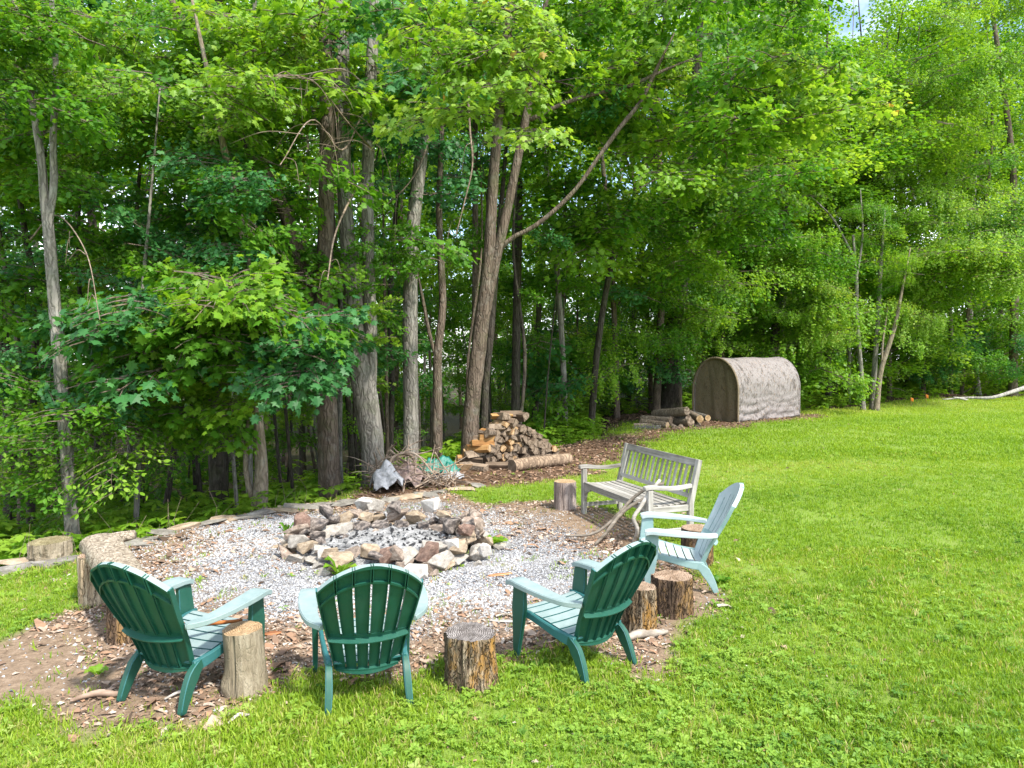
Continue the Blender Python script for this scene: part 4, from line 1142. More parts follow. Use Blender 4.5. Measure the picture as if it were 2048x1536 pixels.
# a mass of small twigs binding the heap
TV = MB()
for i in range(200):
    a = Vector((-1.95 + random.uniform(-.35, 1.1), 11.25 + random.uniform(-.25, .35), random.uniform(.02, .55)))
    a.z *= max(.3, 1 - abs(a.x + 1.75) * .8)
    d_ = Vector((random.gauss(0, 1), random.gauss(0, .6), random.gauss(0, .5))).normalized() * random.uniform(.15, .5)
    V, F = tube([a, a + d_ * .5 + Vector((0, 0, random.uniform(-.03, .05))), a + d_], [.009, .007, .003], 4, 4, 0)
    if min(v[2] for v in V) > hz(a.x, a.y) - .05: TV.add(V, F)
tag(TV.build('twigs', [K_DEAD]), 'tangle of thin dead twigs in the brush heap', 'twigs', kind='stuff')

# ------------------------------------------------------------------ camouflage shelter
def camo(name, a, b, c, d_, coarse=1.0):
    m, t, o = nt(name); co = t.nodes.new('ShaderNodeTexCoord').outputs['Object']
    n1 = noise(t, 5 * coarse, 6, .7, co, (1, 1, .5), 'Object', 2.0); n2 = noise(t, 16 * coarse, 5, .75, co, (1.3, 1.3, .4), 'Object', 2.5)
    f = math_(t, 'ADD', math_(t, 'MULTIPLY', n1, .45), math_(t, 'MULTIPLY', n2, .6))
    col = ramp(t, f, [(.38, a), (.47, b), (.54, c), (.62, d_), (.70, b)])
    col = mixc(t, ramp(t, noise(t, 30, 3, .6, co, (1, 1, .3)), [(.6, (0, 0, 0)), (.68, (.5, .5, .5))]), col, (.30, .16, .05))
    bsdf(t, o, col, .8, bump(t, noise(t, 26, 3, .5, co), .15, .01), .25)
    return m
CAMO = camo('camouflage_canvas', (.038, .032, .028), (.13, .112, .104), (.265, .24, .235), (.09, .076, .068), .42)
CAMO_D = camo('camouflage_canvas_end', (.075, .055, .035), (.15, .115, .075), (.23, .185, .125), (.11, .08, .05))
TF = Vector((6.86, 21.6, 0)); TS_ = Vector((.78, .626, 0)).normalized(); TW = Vector((-TS_.y, TS_.x, 0))
TWD, TLN, THT = 1.66, 3.5, 1.97
tz = min(hz(TF.x, TF.y), hz(*(TF + TW * TWD)[:2]), hz(*(TF + TS_ * TLN)[:2]))
hut = empty('canvas_shelter', (TF.x, TF.y, tz), 0, 'barrel roofed shelter covered in brown and grey camouflage canvas at the lawn edge', 'shelter')
def arch(q):
    """q 0..1 along the hoop from the near wall foot over the top: (across, height)"""
    wall = .95; rx, rz_ = TWD / 2, THT - wall; al = math.pi * (rx + rz_) / 2; tot = 2 * wall + al; d = q * tot
    if d < wall: return 0.0 + .03 * (1 - d / wall) * 0, d
    if d > tot - wall: return TWD, tot - d
    th = (d - wall) / al * math.pi
    return rx - rx * math.cos(th), wall + rz_ * math.sin(th)
nq, nl = 72, 64; V = []
for i in range(nl):
    s = i / (nl - 1)
    for j in range(nq):
        q = j / (nq - 1); ac, z = arch(q)
        out = 0.0
        if q < .5:
            hgtf = max(0, 1 - z / .95)
            halfs = abs(((s * 2) % 1) - .5) * 2
            nz1 = noise3(np.array([[s * 5, z * 3]]), 1.0, 16)[0]
            sag = z + .16 * (1 - halfs ** 2) + .10 * nz1
            out = ((.05 + .035 * nz1) * hgtf ** .7 * math.sin(sag * 24 + 1 + 2 * nz1) + .03 * math.sin(sag * 63 + s * 5) * hgtf) * (.55 + .45 * math.sin(s * 3.14)) + .015 * noise3(np.array([[s * 7, z * 4]]), 1.0, 6)[0]
            out -= .03 * math.exp(-((s - .5) / .02) ** 2)
        rib = .018 * (math.cos(s * 2 * math.pi * 2) - 1) * .6
        th = max(0, min(1, (q - .25) / .5)) * math.pi
        nx_, nz_ = -math.cos(th), math.sin(th)
        p = TW * (ac + nx_ * (out + rib)) + TS_ * (s * TLN)
        V.append((p.x, p.y, z + nz_ * (out + rib) + .01 + .03 * math.sin(s * 9) * (z < .02)))
F = [(i * nq + j, (i + 1) * nq + j, (i + 1) * nq + j + 1, i * nq + j + 1) for i in range(nl - 1) for j in range(nq - 1)]
o = link('cover', mesh_from('cover', V, F, [CAMO], smooth=True), hut)
sm = o.modifiers.new('thickness', 'SOLIDIFY'); sm.thickness = .012; sm.offset = 1
for nm_, s in (('end_panel', .0), ('back_panel', 1.0)):
    V = []; n1, n2 = 34, 26
    for i in range(n1):
        q = i / (n1 - 1); a0, z0 = arch(q * .5); a1 = TWD - a0
        for j in range(n2):
            r = j / (n2 - 1); ac = a0 + (a1 - a0) * r
            dz_ = (.035 * noise3(np.array([[ac * 3.0, z0 * .8, s]]), 2.0, 4)[0] + .02 * math.sin(ac * 13) * (1 - z0 / 2)) * min(1, 6 * min(r, 1 - r) + .0)
            p = TW * ac + TS_ * (s * TLN + (.10 if s == 0 else -.05) + dz_)
            V.append((p.x, p.y, z0 + .01))
    F = [(i * n2 + j, i * n2 + j + 1, (i + 1) * n2 + j + 1, (i + 1) * n2 + j) for i in range(n1 - 1) for j in range(n2 - 1)]
    link(nm_, mesh_from(nm_, V, F, [CAMO_D], smooth=True), hut)
pts = []
for j in range(40):
    ac, z = arch(j / 39); p = TW * ac + TS_ * (-.01); pts.append((p.x, p.y, z + .01))
V, F = tube(pts, [.035] * 40, 8); link('front_hem', mesh_from('front_hem', V, F, [CAMO_D], smooth=True), hut)
pts = [(x + TS_.x * (TLN + .02), y + TS_.y * (TLN + .02), z) for x, y, z in pts]
V, F = tube(pts, [.03] * 40, 8); link('back_hem', mesh_from('back_hem', V, F, [CAMO], smooth=True), hut)
# ------------------------------------------------------------------ fallen birch trunk and marker flags at the far lawn edge
BIR = bark_mat('birch_bark', (.20, .185, .165), (.46, .44, .41), 7, 0, 0, .3)
bt = empty('fallen_birch', gp(1885, 804), 0, 'pale fallen birch trunk with a small fork lying along the far edge of the lawn', 'fallen trunk')
b0 = gp(1885, 804) + Vector((0, 0, .05))
pts = [b0, gp(1925, 803) + Vector((.3, 0, .12)), P(1975, 796, 31.5), P(2020, 785, 31.8), P(2070, 768, 32.2), P(2140, 745, 32.5)]
tube_obj('trunk', pts, [.03, .05, .07, .085, .11, .12], [BIR], bt, 10, 24, .03, 1, bt.location)
tube_obj('branch', [P(1935, 801, 31.6), P(1918, 796, 31.4), P(1906, 795, 31.3)], [.06, .05, .03], [BIR], bt, 7, 6, .03, 1, bt.location)
m_or, t_, o_ = nt('orange_flag'); bsdf(t_, o_, (.85, .25, .02), .5)
m_st, t_, o_ = nt('wire_stake'); bsdf(t_, o_, (.35, .2, .08), .5)
for i, (u, v, lab) in enumerate([(1822, 811, 'small orange marker flag nearer the clump of thin trunks at the far lawn edge'), (1852, 807, 'small orange marker flag nearer the fallen birch at the far lawn edge')]):
    p = gp(u, v); t = empty('marker_flag', p, 0, lab, 'marker flag', 'orange marker flags at the lawn edge')
    tube_obj('stake', [p, p + Vector((0, 0, .38))], [.012, .012], [m_st], t, 5, 4, 0, 0, p)
    n5 = 7; V = []
    for a in range(n5):
        for b_ in range(5): V.append((-.02 + a * .02, .02 * math.sin(a * 1.1), .38 - b_ * .035 - .01 * a))
    F = [(a * 5 + b_, a * 5 + b_ + 1, (a + 1) * 5 + b_ + 1, (a + 1) * 5 + b_) for a in range(n5 - 1) for b_ in range(4)]
    o = link('flag', mesh_from('flag', V, F, [m_or], smooth=True), t); o.modifiers.new('thickness', 'SOLIDIFY').thickness = .004

# ------------------------------------------------------------------ foliage building blocks
def outline_leaf(half, fold=.16, droop=.12):
    """half: right-hand outline from stem to tip, unit length"""
    pts = [(0, 0)] + half + [(0, 1)] + [(-x, y) for x, y in reversed(half)]
    V = [(x, y, -fold * abs(x) - droop * y * y) for x, y in pts] + [(0, .42, -droop * .18)]
    c = len(pts); F = [(c, i, (i + 1) % c) for i in range(c)]
    return np.array(V), np.array(F)
LEAF_NEAR = outline_leaf([(.26, -.06), (.22, .14), (.54, .20), (.36, .40), (.56, .66), (.24, .62)])
LEAF_MID = outline_leaf([(.42, .10), (.26, .36), (.46, .62)])
LEAF_OVAL = outline_leaf([(.22, .25), (.25, .6)])
LEAF_FAR = (np.array([(0, 0, 0), (.42, .42, -.10), (0, 1, -.12), (-.42, .48, -.10)], float), np.array([(0, 1, 2), (0, 2, 3)]))
def place_leaves(proto, pos, head, pitch, roll, size):
    """arrays of leaf copies; head = direction of the tip, pitch = how far it hangs down"""
    pv, pf = proto; n = len(pos)
    c, s = np.cos(roll), np.sin(roll); z = np.zeros(n); o = np.ones(n)
    Ry = np.stack([np.stack([c, z, s], -1), np.stack([z, o, z], -1), np.stack([-s, z, c], -1)], -2)
    M = rotz(head - math.pi / 2) @ rotx(-pitch) @ Ry * size[:, None, None]
    V = np.einsum('nij,kj->nki', M, pv) + pos[:, None]
    F = pf[None] + (np.arange(n) * len(pv))[:, None, None]
    return V.reshape(-1, 3), F.reshape(-1, 3), len(pv)
def twig_soup(paths, r0=.006):
    V, F, b = [], [], 0
    for p in paths:
        p = np.asarray(p, float); T, N, B = frames(p); m = len(p)
        r = r0 * np.linspace(1, .35, m)
        a = np.array([0, 2.094, 4.189])
        v = p[:, None] + (N[:, None] * np.cos(a)[None, :, None] + B[:, None] * np.sin(a)[None, :, None]) * r[:, None, None]
        V.append(v.reshape(-1, 3))
        for i in range(m - 1):
            for j in range(3):
                q = (j + 1) % 3
                F += [(b + i * 3 + j, b + i * 3 + q, b + (i + 1) * 3 + q), (b + i * 3 + j, b + (i + 1) * 3 + q, b + (i + 1) * 3 + j)]
        b += m * 3
    return np.concatenate(V), np.array(F)
def make_spray(name, seed, proto, n, L, W, size, lmat, tmat, droop=.25, hang=.5, tw=.008, spreadz=.05):
    rg_ = np.random.default_rng(seed)
    k = 11; paths = []; ends = []
    s = np.linspace(0, 1, 6); main = np.stack([s * L, .08 * L * np.sin(s * 3 + rg_.uniform(0, 6)), -droop * L * s ** 2 + .05 * L * s], -1)
    paths.append(main)
    for i in range(k):
        t = .10 + .88 * i / (k - 1); p0 = np.array([np.interp(t, s, main[:, j]) for j in range(3)])
        sd_ = 1 if i % 2 else -1; a = sd_ * rg_.uniform(.5, 1.1); ln = W * (.45 + .9 * math.sin(math.pi * min(.95, t * .85 + .12))) * rg_.uniform(.7, 1.15)
        q = np.linspace(0, 1, 4)
        pth = p0 + np.stack([q * ln * math.cos(a), q * ln * math.sin(a), -droop * ln * .8 * q ** 2 + rg_.uniform(-.06, .1) * ln * q], -1)
        paths.append(pth); ends.append(pth)
    ends.append(main)
    idx = rg_.integers(0, len(ends), n); t = rg_.uniform(.2, 1.0, n) ** .8
    pos = np.array([[np.interp(tt, np.linspace(0, 1, len(ends[i])), ends[i][:, j]) for j in range(3)] for i, tt in zip(idx, t)])
    hd = np.array([math.atan2(*(ends[i][-1] - ends[i][0])[[1, 0]]) for i in idx]) + rg_.normal(size=n) * .9
    pos = pos + np.stack([rg_.normal(size=n) * .05, rg_.normal(size=n) * .05, rg_.normal(size=n) * spreadz], -1)
    sz = size * rg_.uniform(.55, 1.2, n)
    V, F, kv = place_leaves(proto, pos, hd, hang + rg_.normal(size=n) * .32, rg_.normal(size=n) * .38, sz)
    ti = np.repeat(np.clip(rg_.normal(.5, .2, n), 0, 1), kv)
    TV_, TF_ = twig_soup(paths, tw)
    me = mesh_from(name, np.concatenate([V, TV_]), np.concatenate([F, TF_ + len(V)]), [lmat, tmat], np.concatenate([ti, np.zeros(len(TV_))]), np.r_[np.zeros(len(F)), np.ones(len(TF_))])
    return me
LM = {
    'deep': leaf_mat('leaf_deep_green', [(0, (.022, .10, .026)), (.5, (.048, .18, .048)), (1, (.10, .27, .075))], .46, .35, .35),
    'mid': leaf_mat('leaf_mid_green', [(0, (.042, .145, .010)), (.5, (.088, .235, .016)), (1, (.175, .345, .032))], .5, .35, .3),
    'fresh': leaf_mat('leaf_fresh_green', [(0, (.085, .205, .012)), (.5, (.160, .32, .022)), (1, (.28, .43, .050))], .5, .3, .3),
    'lime': leaf_mat('leaf_yellow_green', [(0, (.12, .25, .022)), (.5, (.21, .36, .042)), (.93, (.33, .46, .09)), (1, (.40, .27, .07))], .5, .2, .3),
}
BK_GREY = bark_mat('bark_grey', (.12, .108, .092), (.31, .285, .25), 12, .35, .35)
BK_BROWN = bark_mat('bark_brown', (.075, .055, .04), (.20, .155, .12), 12, .3, .2)
BK_DARK = bark_mat('bark_dark', (.035, .028, .022), (.10, .085, .07), 12, .35, .1)
BK_BEIGE = bark_mat('bark_beige', (.16, .125, .09), (.33, .27, .20), 16, .45, .35, .45)
BK_PALE = bark_mat('bark_pale', (.17, .155, .13), (.38, .36, .32), 10, .2, .5, .5)
SPR = {}
def sprays(kind, tone):
    key = (kind, tone)
    if key not in SPR:
        L = []
        for i in range(5):
            sd_ = hash_(kind) + i
            if kind == 'near': L.append(make_spray('leafy_branch', sd_, LEAF_NEAR, 190, .95, .48, .088, LM[tone], BK_BROWN, .28, .55))
            elif kind == 'mid': L.append(make_spray('leafy_branch', sd_, LEAF_MID, 360, 1.4, .70, .098, LM[tone], BK_BROWN, .25, .5, .010, .09))
            elif kind == 'oval': L.append(make_spray('leafy_branch', sd_, LEAF_OVAL, 250, 1.1, .55, .080, LM[tone], BK_BROWN, .30, .35, .006, .04))
            elif kind == 'far': L.append(make_spray('leafy_branch', sd_, LEAF_FAR, 1000, 2.5, 1.25, .118, LM[tone], BK_BROWN, .22, .5, .016, .22))
        SPR[key] = L
    return SPR[key]
def hash_(s): return sum(ord(c) * 31 for c in s)
trg = random.Random(99)
def add_spray(tree, pos, kind, tone, scale=1.0, yaw=None, tilt=.22):
    b = tree.location
    me = sprays(kind, tone)[trg.randrange(5)]
    if yaw is None: yaw = trg.uniform(0, 6.283)
    o = link('leafy_branch', me, tree, loc=(pos[0] - b.x, pos[1] - b.y, pos[2] - b.z), rot=(trg.gauss(0, tilt), trg.gauss(0, tilt * .8), yaw))
    o.scale = (scale * trg.uniform(.62, 1.3),) * 3
    return o
def fill(tree, n, u0, u1, v0, v1, Y0, Y1, kind, tone, scale=1.0, face=.9, ell=True, tilt=.22):
    """leafy branches in the part of the crown seen between these photo pixels"""
    for _ in range(n):
        while True:
            a, b = trg.uniform(-1, 1), trg.uniform(-1, 1)
            if not ell or a * a + b * b < 1.0: break
        u = (u0 + u1) / 2 + a * (u1 - u0) / 2; v = (v0 + v1) / 2 + b * (v1 - v0) / 2
        Y = trg.uniform(Y0, Y1); p = P(u, v, Y)
        yaw = -math.pi / 2 + trg.gauss(0, face) if trg.random() < .7 else trg.uniform(0, 6.28)
        L = {'near': .5, 'mid': .7, 'oval': .55, 'far': 1.25}[kind] * scale
        q = Vector((p.x - math.cos(yaw) * L, p.y - math.sin(yaw) * L, p.z + .12 * L))
        if 1650 < u < 1770 and v < 105 and trg.random() < .75: continue
        if 1170 < u < 1640 and v > (750 if u < 1380 else 670) and Y < 26: continue
        if q.z < hz(q.x, q.y) + .25: continue
        add_spray(tree, q, kind, tone if isinstance(tone, str) else trg.choice(tone), scale, yaw, tilt)
def ptrunk(pix, Y, top=None, ground=True, n=None):
    """trunk path from photo pixels (u, v, width) at depth Y"""
    pts, rad = [], []
    for i, q in enumerate(pix):
        u, v, w = q[:3]; y_ = Y + (q[3] if len(q) > 3 else 0)
        p = P(u, v, y_)
        if i == 0 and ground:
            p.z = hz(p.x, p.y) - .12; r0 = w / 2 * y_ / F_PX
            pts += [p, p + (P(pix[1][0], pix[1][1], y_) - p).normalized() * .35]; rad += [r0 * 1.55, r0 * 1.05]; continue
        pts.append(p); rad.append(w / 2 * y_ / F_PX)
    if top is not None:
        d_ = (pts[-1] - pts[-2]).normalized(); pts.append(pts[-1] + d_ * top); rad.append(rad[-1] * .35)
    return pts, rad
def tree(label, pix, Y, bark, top=4.0, name='tree', cat='tree', group='trees at the edge of the clearing', seg=14, limbs=(), rough=.05, seed=0):
    pts, rad = ptrunk(pix, Y, top)
    base = Vector((pts[0].x, pts[0].y, pts[0].z + .12))
    t = empty(name, base, 0, label, cat, group)
    ln = sum((pts[i + 1] - pts[i]).length for i in range(len(pts) - 1))
    tube_obj('trunk', pts, rad, [bark], t, seg, max(12, int(ln / .22)), rough, seed, base)
    for lp in limbs:
        q, r = ptrunk(lp[0], Y, lp[1], ground=False)
        tube_obj('limb', q, r, [bark], t, max(6, seg - 4), max(8, int(sum((q[i + 1] - q[i]).length for i in range(len(q) - 1)) / .2)), rough, seed + 5, base)
    return t

# ---- the trees one can tell apart, left to right
T1 = tree('slender grey tree that forks high up, behind the low mossy stump', [(150, 1085, 27), (133, 900, 24), (118, 700, 24), (105, 560, 22), (96, 450, 20), (88, 390, 17), (84, 330, 15), (70, 240, 13), (55, 140, 12), (30, 20, 10)], 8.6, BK_GREY, 2.0, seed=1,
          limbs=[([(99, 500, 13), (98, 445, 14), (108, 370, 14), (106, 300, 13), (112, 150, 12), (105, 30, 10)], 2.0)])
T2 = tree('beige barked young maple with a thin second stem at its foot', [(512, 1020, 34), (523, 940, 26), (516, 850, 23), (512, 700, 20), (506, 560, 17), (470, 400, 15), (455, 330, 13)], 10.1, BK_BEIGE, 2.5, seed=2,
          limbs=[([(508, 1000, 14), (494, 960, 11), (492, 900, 10), (498, 840, 9), (503, 790, 7)], .3)])
T3 = tree('straight very dark trunk standing deep behind the maple boughs', [(437, 1000, 34), (432, 850, 32), (428, 700, 30), (425, 500, 24), (430, 300, 20)], 12.4, BK_DARK, 6, seed=3)
T4 = tree('massive dark brown tree forking into two heavy stems, its foot hidden by the bank', [(662, 985, 44), (656, 880, 41), (650, 760, 43), (647, 660, 44), (648, 580, 38), (650, 520, 33), (652, 400, 31), (655, 250, 29), (650, 60, 26)], 11.6, BK_BROWN, 5, seed=4, seg=18,
          limbs=[([(645, 700, 26), (630, 640, 34), (608, 570, 33), (588, 480, 28), (560, 400, 25), (515, 320, 22), (440, 180, 18)], 3)])
T5 = tree('tall grey double trunk rising right behind the brush heap', [(750, 975, 46), (744, 900, 46), (735, 820, 48), (722, 740, 48), (708, 640, 36), (698, 520, 31), (690, 400, 29), (684, 200, 32), (680, 20, 30)], 11.9, BK_GREY, 6, seed=5, seg=18,
          limbs=[([(738, 800, 28), (742, 700, 26), (740, 600, 24), (736, 480, 25), (735, 380, 24), (738, 250, 22), (745, 90, 22)], 5), ([(722, 640, 14), (714, 540, 13), (700, 470, 13), (690, 420, 12), (668, 320, 11), (640, 260, 9)], 1.0)])
T6 = tree('straight grey trunk behind the green tarp', [(822, 890, 30), (822, 800, 30), (820, 640, 29), (824, 480, 27), (834, 380, 26), (850, 250, 26), (866, 120, 26), (880, 10, 24)], 13.0, BK_GREY, 6, seed=6, seg=14)
T7 = tree('thin reddish brown trunk between the straight grey one and the leaning pair', [(874, 895, 21), (875, 800, 19), (876, 700, 17), (885, 620, 15), (882, 520, 14), (878, 420, 13), (882, 300, 11)], 13.8, BK_BROWN, 3, seed=7, seg=10,
          limbs=[([(874, 720, 9), (862, 680, 8), (846, 600, 7)], .6)])
T8 = tree('leaning brown tree behind the firewood heap, forked low, with one long sweeping limb', [(936, 905, 34), (943, 820, 32), (952, 740, 31), (962, 660, 29), (971, 590, 26), (978, 520, 23), (984, 400, 21), (995, 250, 19), (1008, 120, 18), (1022, 10, 16)], 14.3, BK_BROWN, 5, seed=8, seg=16,
          limbs=[([(962, 680, 16), (974, 610, 21), (992, 520, 20), (1008, 450, 19), (1035, 320, 17), (1055, 220, 17), (1075, 120, 15), (1092, 10, 13)], 4),
                 ([(1000, 500, 9), (1018, 480, 9), (1065, 455, 9), (1110, 420, 9), (1150, 380, 8), (1200, 310, 8), (1240, 255, 9), (1280, 205, 8), (1312, 140, 7)], .8), ([(1060, 240, 9), (1120, 210, 8), (1180, 190, 8), (1240, 178, 7), (1330, 140, 6)], .6)])
T9 = tree('dark thin trunk leaning right just behind the firewood heap', [(966, 880, 16), (972, 760, 15), (982, 660, 14), (990, 560, 13), (1000, 440, 11)], 16, BK_DARK, 3, seed=9, seg=8)
T10 = tree('straight dark trunk right of the firewood heap', [(1030, 870, 19), (1032, 740, 18), (1034, 600, 17), (1037, 460, 16), (1038, 350, 14)], 18.5, BK_DARK, 4, seed=10, seg=10)
T11 = tree('thick dark pine trunk behind the round logs, left of the camouflage shelter', [(1340, 850, 44), (1344, 760, 40), (1352, 640, 38), (1366, 500, 36), (1378, 400, 32), (1384, 300, 26)], 25, BK_DARK, 6, seed=11, seg=14)
T11b = tree('narrower brown trunk standing close beside the thick dark pine trunk', [(1312, 850, 16), (1318, 700, 15), (1325, 560, 14), (1322, 420, 12)], 24, BK_BROWN, 5, seed=12, seg=9)
T12 = tree('slim pale curved trunk nearest the camouflage shelter in the clump at the lawn edge', [(1727, 812, 9), (1722, 740, 9), (1714, 640, 8), (1712, 540, 7), (1706, 470, 5)], 27.1, BK_GREY, None, seed=13, seg=8,
           limbs=[([(1710, 520, 5), (1690, 480, 4), (1660, 430, 4), (1640, 410, 3)], .4), ([(1712, 560, 5), (1725, 470, 4), (1722, 400, 3)], .4)])
T13 = tree('middle trunk of the clump at the lawn edge right of the shelter', [(1745, 806, 11), (1750, 720, 10), (1757, 620, 10), (1762, 520, 7), (1770, 420, 4)], 27.6, BK_GREY, None, seed=14, seg=8)
T14 = tree('trunk bent to the right in the clump at the lawn edge', [(1752, 806, 11), (1762, 740, 10), (1778, 690, 9), (1790, 650, 8), (1800, 600, 6)], 27.2, BK_BEIGE, 2, seed=15, seg=8, limbs=[([(1764, 735, 5), (1765, 690, 4), (1772, 640, 3)], .5)])
T15 = tree('tall brown trunk beyond the fallen birch', [(2026, 780, 16), (2028, 640, 15), (2030, 500, 14), (2024, 320, 12), (2010, 200, 10), (1990, 60, 8)], 36, BK_BROWN, 4, seed=16, seg=9)
T16 = tree('dark straight trunk seen between the clump and the fallen birch', [(1900, 800, 9), (1902, 700, 9), (1898, 560, 8)], 36, BK_DARK, 8, seed=17, seg=7)
T17 = tree('pale birch trunk standing among the leaves behind the clump', [(1956, 790, 12), (1950, 700, 11), (1938, 600, 10), (1944, 480, 9)], 38, BIR, 6, seed=18, seg=8)
T18 = tree('leaning dark tree at the far left behind the slender forked one', [(60, 1060, 16), (62, 900, 15), (68, 740, 14), (72, 600, 13), (48, 450, 11)], 11.2, BK_DARK, 4, seed=19, seg=9)
T19 = tree('thin crooked grey stem left of the beige maple', [(268, 1060, 11), (276, 900, 10), (270, 760, 9), (282, 620, 8)], 9.8, BK_GREY, 3, seed=20, seg=7)
T20 = tree('dark trunk just right of the massive forked tree', [(708, 985, 13), (700, 860, 12), (690, 720, 11), (680, 600, 10)], 14.5, BK_DARK, 6, seed=21, seg=9)
T21 = tree('thin dark sapling trunk left of the straight grey trunk', [(778, 900, 12), (784, 760, 11), (780, 600, 10), (790, 450, 9)], 16.5, BK_DARK, 5, seed=22, seg=7)

# leaf masses of the near crowns
fill(T1, 46, -60, 330, 120, 420, 9, 12.5, 'mid', ['fresh', 'mid', 'fresh'], .8)
fill(T1, 16, 10, 170, -20, 290, 7.9, 8.5, 'mid', ['fresh', 'mid'], .6)
fill(T2, 8, 400, 520, 330, 520, 9.2, 9.9, 'mid', ['mid', 'deep'], .6)
fill(T1, 22, -60, 360, 420, 660, 9.5, 12.5, 'mid', ['mid', 'deep', 'fresh'], .75)
fill(T1, 30, -40, 330, 820, 1010, 8.4, 9.6, 'oval', ['mid', 'mid', 'fresh'], .9, .6)
fill(T1, 16, -60, 200, 700, 860, 8.6, 10, 'mid', ['mid', 'deep'], .7)
fill(T2, 48, 130, 600, 560, 740, 8.8, 10.5, 'near', ['mid', 'deep', 'mid'], 1.15, .6)
fill(T2, 26, 260, 560, 720, 880, 9.4, 11.2, 'near', ['mid', 'fresh'], 1.0, .6)
fill(T2, 22, 330, 560, 545, 640, 8.6, 9.6, 'near', ['fresh', 'mid'], 1.15, .5)
fill(T2, 10, 570, 680, 640, 740, 8.6, 9.4, 'near', ['deep'], 1.1, .5)
fill(T4, 34, 230, 700, 290, 600, 10, 13, 'mid', ['deep', 'mid', 'mid'], .85)
fill(T4, 46, 180, 720, -40, 320, 10.5, 14, 'mid', ['fresh', 'mid', 'fresh'], .85)
fill(T4, 10, 380, 560, 130, 260, 9.2, 10.2, 'near', ['lime', 'fresh'], .9)
fill(T4, 16, 160, 640, 20, 140, 10, 12, 'near', ['lime', 'fresh', 'fresh'], 1.0)
fill(T5, 30, 640, 880, -40, 300, 10.5, 14, 'near', ['mid', 'fresh', 'deep'], 1.3)
fill(T5, 10, 690, 800, 420, 700, 10.9, 11.8, 'near', ['mid', 'fresh'], .75, 1.2)
fill(T6, 9, 730, 860, 430, 560, 11.6, 12.8, 'near', ['mid'], .9)
fill(T6, 16, 760, 1000, -40, 240, 12.5, 16, 'mid', ['deep', 'mid'], .9)
fill(T8, 22, 850, 1165, 20, 270, 8.2, 9.2, 'near', ['lime', 'lime', 'fresh'], 1.05, .8)
fill(T8, 26, 900, 1330, -60, 300, 13.5, 18, 'mid', ['mid', 'fresh', 'deep'], 1.1)
fill(T7, 10, 850, 960, 260, 420, 13.6, 16, 'mid', ['deep'], .8)
SB = 'trees behind the first row of trunks'
T30 = tree('broad bright maple spreading over the middle of the wood edge', [(1180, 860, 14), (1195, 700, 13), (1230, 500, 12), (1290, 330, 11), (1310, 180, 10)], 19.5, BK_DARK, 5, group=SB, seed=30, seg=9,
           limbs=[([(1225, 520, 7), (1290, 440, 6), (1380, 360, 5)], 1.0), ([(1290, 330, 7), (1400, 220, 6), (1500, 120, 5)], 1.0)])
fill(T30, 84, 1080, 1680, -60, 430, 14, 20, 'mid', ['fresh', 'mid', 'fresh', 'lime'], 1.25)
fill(T30, 40, 1120, 1500, 330, 560, 17, 22, 'mid', ['mid', 'fresh'], 1.2)
fill(T30, 26, 1030, 1350, 480, 800, 19, 25, 'mid', ['mid', 'deep', 'mid'], 1.2, ell=False)
fill(T11, 46, 1230, 1500, 380, 720, 22, 26, 'far', ['mid', 'fresh'], .8)
fill(T11, 26, 1150, 1330, 640, 800, 24, 28, 'far', ['mid', 'deep'], .7)
fill(T12, 52, 1440, 1690, 470, 760, 25, 29, 'far', ['fresh', 'mid'], .8)
fill(T12, 14, 1560, 1720, 560, 700, 25, 27, 'far', ['lime', 'fresh'], .7)
fill(T14, 8, 1740, 1830, 480, 600, 26.6, 27.6, 'far', ['fresh', 'mid'], .45)
fill(T12, 10, 1670, 1760, 390, 520, 26.6, 27.6, 'far', ['fresh', 'mid'], .45)
fill(T14, 9, 1770, 1870, 590, 680, 27, 28.3, 'far', ['fresh', 'lime'], .65)
fill(T13, 60, 1620, 2060, 400, 600, 29.5, 34, 'far', ['fresh', 'mid'], .9)
fill(T15, 34, 1840, 2110, -60, 440, 29, 35, 'far', ['fresh', 'mid', 'fresh'], .85)
fill(T13, 56, 1600, 1900, 110, 440, 29, 35, 'far', ['fresh', 'mid', 'fresh'], .85, ell=False)
fill(T12, 30, 1420, 1660, 60, 460, 26, 32, 'far', ['fresh', 'mid', 'fresh'], .85)
fill(T15, 26, 1820, 2080, 430, 560, 27, 31, 'far', ['lime', 'fresh'], .8)
fill(T16, 46, 1800, 2080, 600, 780, 33, 40, 'far', ['mid', 'fresh', 'deep'], .8)

fill(T10, 46, 960, 1380, 560, 860, 19, 30, 'far', ['fresh', 'mid', 'fresh'], .6, ell=False)
fill(T9, 30, 700, 1000, 560, 880, 17.5, 26, 'far', ['fresh', 'mid'], .5, ell=False)
fill(T21, 30, 420, 800, 540, 900, 17, 26, 'far', ['fresh', 'mid'], .5, ell=False)
fill(T3, 30, 130, 520, 640, 960, 13.5, 20, 'mid', ['fresh', 'mid'], .9, ell=False)
fill(T18, 30, -60, 250, 480, 950, 11.5, 18, 'mid', ['fresh', 'mid'], .9, ell=False)
fill(T20, 18, 560, 760, 760, 930, 14, 18, 'mid', ['fresh', 'mid'], .7, ell=False)
fill(T16, 30, 1600, 2080, 700, 790, 34, 42, 'far', ['fresh', 'mid'], .6, ell=False)
